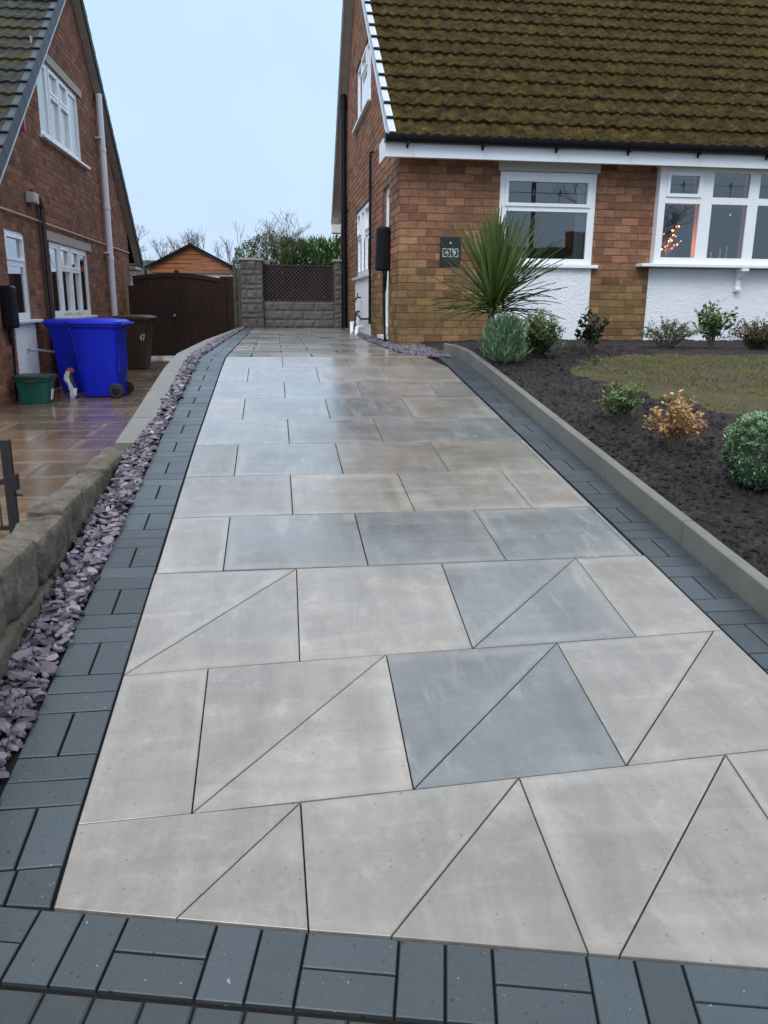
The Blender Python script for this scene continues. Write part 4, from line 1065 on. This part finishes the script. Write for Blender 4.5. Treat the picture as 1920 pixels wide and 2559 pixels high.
for px0,px1 in ((-.70,-.23),(1.31,1.575)):
    m=MB(); z=0; k=0
    while z<1.36:
        h=.11 if k%2 else .19
        if k%2: rfblock(m,px0+.004,px1-.004,-.12,z+.004,z+h-.004,z*5+px0)
        else:
            rfblock(m,px0+.004,px0+.13,-.12,z+.004,z+h-.004,z*5); rfblock(m,px0+.138,px1-.13,-.13,z+.004,z+h-.004,z*7,.02); rfblock(m,px1-.122,px1-.004,-.12,z+.004,z+h-.004,z*9)
        z+=h; k+=1
    m.box((px0,-.116,0),(px1,.32,z)); pr=m.build('pier',M['bwall'],bwall)
    c=MB(); c.box((px0-.03,-.16,z+.002),(px1+(.03 if px0<0 else 0),.35,z+.055)); c.build('pier_cap',M['concrete'],pr,bevel=.008)
# trellis
tr=empty('trellis_panel',(-.22,YW+.05,ZF+.555),'dark brown diagonal lattice trellis above the block wall','trellis')
m=MB(); TW,TH=1.52,.77
for a in (m,):
    a.box((0,-.015,0),(TW,.02,.03)); a.box((0,-.015,TH-.03),(TW,.02,TH)); a.box((0,-.015,.03),(.03,.02,TH-.03)); a.box((TW-.03,-.015,.03),(TW,.02,TH-.03))
m.build('frame',M['lattice'],tr)
m=MB(); k=-TH
while k<TW:
    for s in (1,-1):
        xa,xb=(k,k+TH) if s>0 else (k+TH,k)
        za,zb=0,TH
        # clip to panel
        P=[]
        for t in (0,1): P.append([xa+(xb-xa)*t,za+(zb-za)*t])
        dx=xb-xa
        def at(x): return za+(zb-za)*(x-xa)/dx
        for q in P:
            if q[0]<0: q[0]=0; q[1]=at(0)
            if q[0]>TW: q[0]=TW; q[1]=at(TW)
        y_=.001 if s>0 else .009
        n_=Vector((-(P[1][1]-P[0][1]),0,(P[1][0]-P[0][0]))); 
        if n_.length>.02:
            n_=n_.normalized()*.011
            V=[(P[0][0]-n_.x,y_,P[0][1]-n_.z),(P[1][0]-n_.x,y_,P[1][1]-n_.z),(P[1][0]+n_.x,y_,P[1][1]+n_.z),(P[0][0]+n_.x,y_,P[0][1]+n_.z)]
            V2=[(v[0],v[1]+.006,v[2]) for v in V]
            m.mesh(V+V2,[(0,1,2,3),(7,6,5,4),(0,4,5,1),(2,6,7,3)])
    k+=.085
m.build('lattice',M['lattice'],tr)

# timber gates
M['woodgate']=wood('dark_stained_timber',(.045,.022,.016))
tg=empty('timber_gate',(-3.30,20.34,ZN),'pair of tall dark brown arched timber gates beside the red brick wall','gate')
def leaf_gate(x0,x1,f):
    m=MB(); n=9; w_=(x1-x0)/n
    for i in range(n):
        a=x0+w_*i+.0008; b=x0+w_*(i+1)-.0008
        V=[(x,y_,z) for y_ in (-.02,.02) for x,z in ((a,.06),(b,.06),(b,f(b)),(a,f(a)))]
        m.mesh(V,[(0,1,2,3),(7,6,5,4),(0,4,5,1),(1,5,6,2),(2,6,7,3),(3,7,4,0)])
    # arched top rail
    for i in range(12):
        a=x0+(x1-x0)*i/12; b=x0+(x1-x0)*(i+1)/12
        V=[(x,y_,z) for y_ in (-.045,-.021) for x,z in ((a,f(a)-.09),(b,f(b)-.09),(b,f(b)+.004),(a,f(a)+.004))]
        m.mesh(V,[(0,1,2,3),(7,6,5,4),(0,4,5,1),(1,5,6,2),(2,6,7,3),(3,7,4,0)])
    return m.build('gate_leaf',M['woodgate'],tg)
arc=lambda x:1.87+.13*math.cos((x-1.04)/1.1*1.35)
leaf_gate(0,1.0,arc); leaf_gate(1.02,2.02,lambda x:arc(x)-.03*(x-1.02))
m=MB(); m.box((.97,-.07,.05),(1.07,-.046,2.06)); m.build('centre_post',M['woodgate'],tg)
m=MB(); m.box((2.018,-.06,0),(2.16,.06,1.93)); m.box((2.16,-.02,0),(2.52,.02,1.93)); m.box((2.52,-.06,0),(2.62,.06,2.0)); m.build('side_panel',M['woodgate'],tg)
m=MB(); m.box((-.12,-.015,0),(-.002,.02,1.7)); m.build('jamb',M['woodgate'],tg)
m=MB(); m.box((.97,.021,.05),(1.06,.04,1.9)); m.build('back_batten',M['woodgate'],tg)
m=MB(); m.tube([(.93,-.02,1.02),(.93,-.08,1.02)],[.03,.035],10); m.build('knob',M['trim'],tg)
ps=MB(); ps.box((-.93,19.6,ZN),(-.86,19.67,.98)); tag(ps.build('timber_post',M['postwood']),'bare grey timber post rising between the brown gate and left pier','post')
ps=MB(); ps.box((-.80,18.9,ZN),(-.74,18.96,.78)); tag(ps.build('timber_post',M['postwood'],bevel=.004),'shorter pale timber post close against the left block pier','post')

# garage
ga=empty('garage',(0,0,0),'garage with orange timber gable and white door behind the brown gates','garage')
GX0,GX1,GA,GY=-3.80,-.95,-2.46,26.; GE0,GE1,GZA=1.02,.93,1.70
m=MB()
m.face([(GX0+.15,GY,ZN),(-3.5,GY,ZN),(-3.5,GY,.9),(GX0+.15,GY,.9)]); m.face([(-1.32,GY,ZN),(GX1-.1,GY,ZN),(GX1-.1,GY,.9),(-1.32,GY,.9)])
m.face([(GX1-.1,GY,ZN),(GX1-.1,GY+6,ZN),(GX1-.1,GY+6,.95),(GX1-.1,GY,.95)]); m.face([(GX0+.15,GY,ZN),(GX0+.15,GY+6,ZN),(GX0+.15,GY+6,1),(GX0+.15,GY,1)]); m.build('wall',M['concrete'],ga)
m=MB()
for k in range(6):
    z0=.90+k*.135; z1=z0+.13
    def xl_(z): return GX0+(GA-GX0)*max(0,(z-GE0)/(GZA-GE0))
    def xr_(z): return GX1+(GA-GX1)*max(0,(z-GE1)/(GZA-GE1))
    z1=min(z1,GZA-.03)
    if z1<=z0: break
    a0,b0,a1,b1=xl_(z0)+.1,xr_(z0)-.1,xl_(z1)+.1,xr_(z1)-.1
    V=[(a0,GY-.03,z0),(b0,GY-.03,z0),(max(b1,a1),GY-.012,z1),(a1,GY-.012,z1)]
    m.mesh(V+[(v[0],GY+.01,v[2]) for v in V],[(0,1,2,3),(0,4,5,1),(3,2,6,7)])
m.build('gable_boards',M['orangewood'],ga)
m=MB(); m.face([(-3.5,GY+.05,ZN),(-1.32,GY+.05,ZN),(-1.32,GY+.05,.9),(-3.5,GY+.05,.9)])
for k in range(8): m.box((-3.5,GY+.03,ZN+.1+k*.26),(-1.32,GY+.049,ZN+.12+k*.26))
m.build('garage_door',M['fascia'],ga)
m=MB()
for (xa,za,xb,zb) in ((GX0-.05,GE0-.02,GA,GZA),(GA,GZA,GX1+.1,GE1-.05)):
    V=[(x,y_,z+dz) for y_ in (GY-.15,GY+6) for x,z,dz in ((xa,za,0),(xb,zb,0),(xb,zb,.055),(xa,za,.055))]
    m.mesh(V,[(0,1,2,3),(7,6,5,4),(0,4,5,1),(1,5,6,2),(2,6,7,3),(3,7,4,0)])
m.build('roof',M['blackdull'],ga)
m=MB(); m.tube([(-3.82,GY-.1,.98),(-3.82,GY-.1,.80),(-4.05,GY-.1,.70),(-4.05,GY-.1,ZN)],.035,8); m.build('downpipe',M['blackdull'],ga)

# distant bungalow and tile roof beyond
dh=empty('distant_house',(0,0,0),'distant pale bungalow with grey roof glimpsed between gable and garage','house')
m=MB(); m.box((-9,33,-1.6),(-4.3,40,1.05)); m.build('wall',M['render'],dh)
m=MB(); m.mesh([(-9.3,32.6,1.0),(-4.1,32.6,1.0),(-4.1,36.5,1.75),(-9.3,36.5,1.75),(-9.3,40.4,1.0),(-4.1,40.4,1.0)],[(0,1,2,3),(3,2,5,4),(1,5,2),(0,3,4)]); m.build('roof',M['gtile'],dh)

# =============================== garden
def zg(x,y):
    base=zd(y)+.085
    if y>7.2: base=min(base, ZF+.04+ .0) if y>8.5 else base+(ZF+.045-base)*max(0,(y-7.2)/1.3)
    return base+ .03*min(1,max(0,(x-2.0)/1.2))
def lawn_mask(x,y):
    # bottom-left boundary runs diagonally; back boundary ~7.2
    e=noise.noise(Vector((x*2.2,y*2.2,5)))*.34+noise.noise(Vector((x*8,y*8,2)))*.18
    a=(x-2.55)-( -(y-6.6)*-.0)
    edge=interp([(4.6,4.6),(5.05,3.45),(5.3,3.05),(5.8,2.85),(6.4,2.55),(6.9,2.5),(7.25,2.75),(7.42,3.4)])
    return (x-edge(y)+e) if 4.6<y<7.42 else -1
so=MB(); X0,X1,Y0,Y1=1.885,4.2,1.2,10.5; st=.022
def garden_z(x,y):
    q=Vector((x,y,0)); n1=noise.noise(q*24)*.016+noise.noise(q*9)*.014+noise.noise(q*60)*.007+noise.noise(q*2.5)*.02
    if lawn_mask(x,y)>0: n1=noise.noise(q*6)*.008
    e=min(1,(x-1.885)/.06); 
    return zg(x,y)-.02*(1-e)+n1
def sheet(mb,X0,X1,Y0,Y1,sx,sy):
    nx=int((X1-X0)/sx); ny=int((Y1-Y0)/sy)
    V=[(X0+(X1-X0)*i/nx,Y0+(Y1-Y0)*j/ny,garden_z(X0+(X1-X0)*i/nx,Y0+(Y1-Y0)*j/ny)) for j in range(ny+1) for i in range(nx+1)]
    F=[(j*(nx+1)+i,j*(nx+1)+i+1,(j+1)*(nx+1)+i+1,(j+1)*(nx+1)+i) for j in range(ny) for i in range(nx)]
    for f in F:
        cx=sum(V[k][0] for k in f)/4; cy=sum(V[k][1] for k in f)/4
        pass
    b=len(mb.f); mb.mesh(V,F)
    for k,f in enumerate(F):
        v=V[f[0]]
        if lawn_mask(v[0],v[1])>0: mb.m[b+k]=1
sheet(so,1.885,3.6,1.6,8.2,.02,.022); sheet(so,3.6,8.2,1.6,8.2,.06,.06); sheet(so,1.84,8.2,8.2,10.52,.04,.04)
struct(so.build('flower_bed',[M['soil'],M['lawn']],smooth=True))
# crumbs of soil (uncountable)
cr=MB()
for _ in range(16000):
    y=rnd(2.0,8.2)**1.0; x=rnd(1.9,3.6)
    if y>5 and random.random()<.5: continue
    if lawn_mask(x,y)>-.02: continue
    s=rnd(.004,.012) if random.random()<.86 else rnd(.012,.03); z=garden_z(x,y)+s*.2
    V=[(x+rnd(.6,1)*s,y,z),(x,y+rnd(.6,1)*s,z),(x-rnd(.6,1)*s,y,z),(x,y-rnd(.6,1)*s,z),(x+rnd(-.3,.3)*s,y+rnd(-.3,.3)*s,z+s*.9)]
    cr.mesh(V,[(0,1,4),(1,2,4),(2,3,4),(3,0,4)])
struct(cr.build('soil_crumbs',M['soil']),'stuff','loose crumbs of dark wet soil on the flower bed','soil')
# grass
gr=MB()
for _ in range(46000):
    y=rnd(4.7,7.42); x=rnd(2.45,7.6)
    lm=lawn_mask(x,y)
    if lm<=0: continue
    dens=noise.noise(Vector((x*1.7,y*2.6,2)))+.7*noise.noise(Vector((x*5,y*7,9)))+(y-6.2)*.45
    if dens<rnd(-.3,.2): continue
    z=garden_z(x,y)-.002; h=rnd(.010,.026); a=rnd(0,6.28); w_=rnd(.0015,.003)*1.5; lx,ly=math.cos(a)*w_,math.sin(a)*w_; bx,by=random.gauss(0,.012),random.gauss(0,.012)
    gr.mesh([(x-lx,y-ly,z),(x+lx,y+ly,z),(x+bx,y+by,z+h)],[(0,1,2)],(random.random(),random.random(),0))
struct(gr.build('grass',M['grass']),'stuff','short patchy grass on the small front lawn','grass')

# ---- plants
def shrub(name,label,pos,rx,h,stems,nleaf,L,w_,mat,spread=.05,z0=.0,stemr=.004,fill=1.,cat='shrub',dome=False,group=None):
    root=empty(name,pos,label,cat,group); S=MB(); F=MB(); rg=random
    tips=[]
    for i in range(stems):
        a=rnd(0,6.283); q=math.sqrt(random.random())*rx; top=Vector((math.cos(a)*q,math.sin(a)*q,h*rnd(.6,1)*math.sqrt(max(.1,1-(q/rx)**2*.75))))
        mid=top*.5+Vector((rnd(-.02,.02),rnd(-.02,.02),.03)); S.tube([(top.x*.08,top.y*.08,-.03),mid,top],[stemr,stemr*.7,stemr*.3],4)
        for k in range(max(1,nleaf//stems)):
            t=rnd(.3 if not dome else .12,1.0); p=(mid*(t/.5) if t<.5 else mid+(top-mid)*((t-.5)/.5))
            dd=sph(); dd.z=abs(dd.z)*.7+.15; p=p+sph()*spread*random.random(); p.z=max(p.z,z0)
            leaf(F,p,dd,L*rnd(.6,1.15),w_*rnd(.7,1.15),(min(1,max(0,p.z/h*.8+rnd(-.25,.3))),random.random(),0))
    S.build('stem',M['bark'],root); F.build('foliage',mat if isinstance(mat,list) else M[mat],root)
    return root
def gz(x,y): return garden_z(x,y)
# cordyline
cp=empty('cordyline_palm',(2.10,7.85,gz(2.1,7.85)),'spiky green cordyline palm in front of the brick corner','palm')
m=MB(); m.tube([(-.08,0,-.05),(-.05,0,.12),(.0,0,.33),(.02,0,.45)],[.03,.026,.03,.02],8); m.build('trunk',M['bark'],cp)
m=MB(); o0=Vector((.02,0,.40))
for i in range(330):
    u=(i+.5)/330; el=R(89-97*u**1.45); a=i*2.39996+rnd(-.2,.2); Lf=rnd(.66,.92)*(1 if el>.5 else .78)
    dry=el<-.02 and random.random()<.5
    d0=Vector((math.cos(a)*math.cos(el),math.sin(a)*math.cos(el),math.sin(el))); p=o0+Vector((0,0,rnd(-.04,.12)))+d0*.02
    if math.cos(a)<-.55 and .25<el<1.1 and random.random()<.65: continue
    side=d0.cross(Vector((0,0,1))); side.normalize(); n=7; V=[]; droop=(.04+.22*max(0,.8-abs(el)))*rnd(.2,1.4)
    for k in range(n+1):
        t=k/n; c=p+d0*Lf*t-Vector((0,0,1))*droop*Lf*t*t*t; ww=.0145*(math.sin(min(1,t*1.6+.25)*math.pi*.5))*(1-t**2.2)+.0012; ww*=1.0
        up=side.cross(d0); V+= [c-side*ww/1.0+up*.004,c-up*.003,c+side*ww+up*.004]
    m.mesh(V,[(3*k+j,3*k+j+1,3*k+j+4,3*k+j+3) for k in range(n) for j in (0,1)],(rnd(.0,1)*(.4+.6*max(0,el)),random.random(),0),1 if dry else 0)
m.build('leaves',[M['cord'],M['corddry']],cp)
# conifer-like silvery bush (upright sprays)
def spray(name,label,pos,rx,h,n,L,w_,mat,cat='shrub'):
    root=empty(name,pos,label,cat); F=MB(); S=MB()
    S.tube([(0,0,-.05),(0,0,h*.5)],[.012,.005],6)
    for i in range(n):
        q=math.sqrt(random.random())*rx; a=rnd(0,6.283); zz=rnd(.02,1)**.85*h; lim=rx*math.sqrt(max(0,1-(max(0,zz/h-.35)/.68)**2)); q=min(q,lim)
        bumpy=(.72+.28*min(1,zz/(.25*h)))*(1+.55*noise.noise(Vector((math.cos(a)*2.2,math.sin(a)*2.2,zz*8)))); q*=bumpy
        p=Vector((math.cos(a)*q,math.sin(a)*q,zz)); d0=Vector((math.cos(a)*.55,math.sin(a)*.55,1))+sph()*.5
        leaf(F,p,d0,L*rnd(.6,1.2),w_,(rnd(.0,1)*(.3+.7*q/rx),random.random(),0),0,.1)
    S.build('stem',M['bark'],root); F.build('foliage',M[mat],root); return root
spray('conifer_bush','silvery green rounded bush at the foot of the spiky palm',(2.05,7.12,gz(2.05,7.12)),.17,.38,2200,.085,.011,'lav')
shrub('variegated_shrub','mid green leafy shrub just right of the silvery bush, against white render',(2.45,7.38,gz(2.45,7.38)),.22,.47,50,2800,.045,.022,'bush',.06,dome=True)
shrub('camellia','dark glossy-leaved shrub in front of the brick pillar',(3.02,7.6,gz(3.02,7.6)),.19,.46,11,210,.075,.045,'darkleaf',.05,stemr=.006)
shrub('sparse_shrub','thin sparse olive shrub against the white render under the bay',(4.07,8.1,gz(4.07,8.1)),.34,.34,60,2100,.030,.016,'thin',.035,stemr=.0025)
shrub('leafy_shrub','tall bright green leafy shrub below the corbel bracket',(4.58,8.1,gz(4.58,8.1)),.24,.54,18,520,.070,.040,'bright',.05,stemr=.005)
shrub('brown_shrub','low brownish green shrub at the right edge against the render',(5.0,7.95,gz(5.0,7.95)),.36,.36,80,3400,.035,.016,'brownleaf',.05,dome=True)
shrub('young_shrub','small fresh green shrub on dark soil beside the lawn',(2.31,5.15,gz(2.31,5.15)),.155,.31,20,620,.042,.021,'bright',.035)
shrub('copper_shrub','small orange-brown leaved shrub between green shrub and round bush',(2.36,4.50,gz(2.36,4.50)),.18,.38,24,760,.036,.023,'orangeleaf',.035)
shrub('seedling','tiny dark seedling in soil left of the glossy-leaved shrub',(2.83,7.45,gz(2.83,7.45)),.09,.14,6,60,.03,.012,'darkleaf',.03)
shrub('seedling','tiny green seedling at the top corner of the lawn',(2.85,7.0,gz(2.85,7.0)),.06,.09,6,80,.03,.014,'bush',.03)
# round hebe
hb=empty('round_hebe',(2.47,3.76,gz(2.47,3.76)),'dense round grey-green bush cut by the right edge','bush')
F=MB(); rz=.20
for t in range(480):
    dv=sph(); dv.z=dv.z*.9+.06; dv.normalize()
    rr=.93+.16*noise.noise(dv*2.6)+.14*noise.noise(dv*7)
    c=Vector((dv.x*.188*rr,dv.y*.188*rr,.195+dv.z*.19*rr))
    if c.z<.015: continue
    for k in range(26):
        dd=(dv*.9+sph()*.8); p=c+sph()*.014-dv*rnd(0,.025)
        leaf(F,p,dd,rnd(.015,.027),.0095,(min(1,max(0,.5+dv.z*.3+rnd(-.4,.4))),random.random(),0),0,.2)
for k in range(900):
    dv=sph(); p=Vector((dv.x*.17,dv.y*.17,.19+dv.z*.16)); leaf(F,p,dv,.03,.02,(0,0,0))
F.build('foliage',M['hebe'],hb); S=MB(); S.tube([(0,0,-.05),(0,0,.12)],.012,6); S.build('stem',M['bark'],hb)

# ---- background vegetation
def bare_tree(name,label,pos,h,spread,depth=5,seed=1,lean=(0,0),r0=.06,cat='tree',group=None,fan=.5):
    rg=random.Random(seed); T=MB(); B=MB()
    root=empty(name,pos,label,cat,group)
    def rec(p,d0,L,r,dep):
        if dep==0 or r<.0011: return
        n=3; pts=[p]; dd=d0.copy()
        for k in range(n):
            dd=(dd+Vector((rg.gauss(0,.13),rg.gauss(0,.13),rg.gauss(.03,.1)))).normalized(); pts.append(pts[-1]+dd*L/n)
        (T if dep==depth else B).tube(pts,[r,r*.9,r*.8,r*.65],4 if dep<depth else 6,cap=False)
        kids=rg.choice((2,3,3)) if dep>1 else 0
        for k in range(kids):
            a=Vector((rg.gauss(0,1)*spread,rg.gauss(0,1)*spread,rg.uniform(-.1,.8))).normalized()
            nd=(dd*(1-fan)+a*fan).normalized(); q=pts[rg.choice((2,3,3))]
            rec(q,nd,L*rg.uniform(.6,.82),r*.66,dep-1)
    rec(Vector((0,0,0)),Vector((lean[0],lean[1],1)).normalized(),h*.36,r0,depth)
    T.build('trunk',M['twig'],root); B.build('crown',M['twig'],root); return root
bare_tree('bare_tree','bare winter tree left of the garage roof',(-4.2,31,-1.4),4.3,1.0,8,5,(.05,0),.075,group=None,fan=.42)
bare_tree('bare_tree','bare twiggy tree behind the left slope of the garage roof',(-3.3,32,-1.4),4.0,1.0,8,15,(-.06,0),.07,fan=.42)
for i,(x,h,s) in enumerate(((-2.75,4.1,21),(-1.9,3.6,22),(-1.45,4.0,23),(-1.0,3.3,24))):
    bare_tree('sapling',['slim bare sapling above the garage apex','slim bare sapling right of the garage apex','tallest slim bare sapling over the right garage slope','short bare sapling next to the left pier'][i],(x,30,-1.4),h,.35,5,s,(0,0),.028,fan=.28,group='slim bare saplings beyond the garage')
bare_tree('apple_tree','twisted bare fruit tree rising above the trellis',(-.30,19.9,-.6),2.75,1.2,8,43,(.02,0),.036,fan=.5)
def hedge(name,label,x0,x1,y0,y1,z0,ztop,n,L,w_,mat,amp=.12,cat='hedge',seed=0,upright=.6,stemx=None):
    root=empty(name,((x0+x1)/2,(y0+y1)/2,z0),label,cat); F=MB(); S=MB(); cx,cy=(x0+x1)/2,(y0+y1)/2
    for i in range(n):
        x=rnd(x0,x1); y=rnd(y0,y1) if random.random()<.6 else y0+random.random()**2*.15; zt=(ztop(x) if callable(ztop) else ztop)+amp*noise.noise(Vector((x*4,y*3,seed)))+amp*.6*noise.noise(Vector((x*13,y*5,seed)))
        z=z0+(zt-z0)*(random.random()**.75); d0=Vector((rnd(-1,1),rnd(-1,.3),upright+rnd(0,1)))
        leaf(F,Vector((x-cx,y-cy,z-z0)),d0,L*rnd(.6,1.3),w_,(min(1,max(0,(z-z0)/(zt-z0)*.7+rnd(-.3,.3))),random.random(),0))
    for k in range(max(2,int((x1-x0)/.5))): S.tube([(x0-cx+.2+k*.5,0,0),(x0-cx+.22+k*.5,0,(z0*0+.8))],[.04,.02],6)
    S.build('stem',M['bark'],root); F.build('foliage',M[mat],root); return root
hedge('conifer_hedge','bright green conifer hedge above the trellis beside the house',.2,2.6,19.7,20.5,-.6,1.40,12000,.15,.03,'hedgeleaf',.16,upright=1.2)
hedge('dark_bush','dark tangled evergreen bush behind the left pier',-.85,.45,19.1,19.7,-.6,lambda x:1.15+.38*math.exp(-((x+.15)/.42)**2),9000,.055,.026,'bush',.16,cat='bush')
hedge('ivy_thicket','dark ivy thicket pressed behind the lattice trellis',-.25,1.35,18.35,18.75,-.5,.80,15000,.06,.035,'ivy',.08,cat='bush',seed=4)

# ---- across the road, behind the photographer (seen only in the panes)
oh=empty('opposite_house',(0,0,0),'brick house across the road, reflected dark in the window panes','house')
m=MB(); m.box((-14,-34,-2.5),(1.5,-27,1.2)); m.box((5,-34,-2.5),(20,-27,1.2)); m.build('wall',M['brick2'],oh)
m=MB()
for a,b in ((-14.3,1.8),(4.7,20.3)):
    m.mesh([(a,-26.7,1.1),(b,-26.7,1.1),(b,-30.5,3.6),(a,-30.5,3.6),(a,-34.3,1.1),(b,-34.3,1.1)],[(1,0,3,2),(2,3,4,5),(0,4,3),(1,2,5)])
m.build('roof',M['gtile'],oh)
m=MB(); m.box((18.6,-31,3.2),(19.6,-30,4.6)); m.box((-5,-31,3.2),(-4,-30,4.6)); m.build('chimney',M['brick2'],oh)
pl=MB(); pl.tube([(10.4,-12,-1.6),(10.4,-12,6.5)],.09,8); tag(pl.build('telegraph_pole',M['postwood']),'telegraph pole across the road, mirrored in the left front window','pole')
bare_tree('street_tree','bare street tree across the road, mirrored in the bay window',(18.6,-22,-1.6),8,1.0,8,77,(0,0),.08,fan=.5)

# ---------------------------------------------------------------- sky, sun, camera
wd=bpy.data.worlds.new('World'); sc.world=wd; wd.use_nodes=True; nt=wd.node_tree; N_=nt.nodes; bg=N_['Background']
sky=N_.new('ShaderNodeTexSky'); sky.sky_type='NISHITA'; sky.sun_disc=False; SE,SR=R(50),R(-70)
sky.sun_elevation=SE; sky.sun_rotation=SR; sky.air_density=1; sky.dust_density=3
tc=N_.new('ShaderNodeTexCoord'); sp=N_.new('ShaderNodeSeparateXYZ'); nt.links.new(tc.outputs['Generated'],sp.inputs[0])
rp=N_.new('ShaderNodeValToRGB'); e=rp.color_ramp.elements
e[0].position=0; e[0].color=(.50,.65,.83,1); e[1].position=1; e[1].color=(1.55,1.62,1.75,1)
for p_,c_ in ((.06,(.51,.66,.85)),(.18,(.52,.69,.89)),(.34,(.50,.69,.93)),(.55,(.95,1.08,1.28))):
    q=e.new(p_); q.color=(*c_,1)
nt.links.new(sp.outputs[2],rp.inputs[0])
ns=N_.new('ShaderNodeTexNoise'); ns.inputs['Scale'].default_value=1.7; ns.inputs['Detail'].default_value=5; nt.links.new(tc.outputs['Generated'],ns.inputs['Vector'])
mr=N_.new('ShaderNodeMapRange'); mr.inputs['From Min'].default_value=.3; mr.inputs['From Max'].default_value=.7; mr.inputs['To Min'].default_value=11.0; mr.inputs['To Max'].default_value=14.2
nt.links.new(ns.outputs['Fac'],mr.inputs['Value'])
sc_=N_.new('ShaderNodeVectorMath'); sc_.operation='SCALE'; nt.links.new(rp.outputs[0],sc_.inputs[0]); nt.links.new(mr.outputs[0],sc_.inputs['Scale'])
mx=N_.new('ShaderNodeMix'); mx.data_type='RGBA'; mx.inputs[0].default_value=.9; nt.links.new(sky.outputs[0],mx.inputs[6]); nt.links.new(sc_.outputs[0],mx.inputs[7])
nt.links.new(mx.outputs[2],bg.inputs[0]); bg.inputs[1].default_value=.1
sun=bpy.data.lights.new('sun','SUN'); sun.energy=1.3; sun.angle=R(25); sun.color=(1,.99,.97)
so_=bpy.data.objects.new('sun',sun); col.objects.link(so_)
dirv=Vector((math.sin(SR)*math.cos(SE),math.cos(SR)*math.cos(SE),math.sin(SE)))
dirv=Vector((-.30,-.62,.72)).normalized()
sky.sun_elevation=math.asin(dirv.z); sky.sun_rotation=math.atan2(dirv.x,dirv.y)
so_.rotation_euler=dirv.to_track_quat('Z','Y').to_euler()

cam=bpy.data.cameras.new('camera'); co=bpy.data.objects.new('camera',cam); col.objects.link(co)
psi,th,ro=R(7.7),R(14.5),R(.5)
fw=Vector((math.sin(psi)*math.cos(th),math.cos(psi)*math.cos(th),-math.sin(th))); rt=Vector((math.cos(psi),-math.sin(psi),0)); up=rt.cross(fw)
r2=rt*math.cos(ro)+up*math.sin(ro); u2=up*math.cos(ro)-rt*math.sin(ro)
mt=Matrix((r2,u2,-fw)).transposed().to_4x4(); co.matrix_world=mt
cam.sensor_fit='VERTICAL'; cam.sensor_height=34.6; cam.lens=2000/2559*34.6; cam.clip_start=.05; cam.clip_end=600
sc.camera=co
sc.view_settings.view_transform='Standard'; sc.view_settings.look='None'; sc.view_settings.exposure=0; sc.view_settings.gamma=1
sc.render.engine='CYCLES'
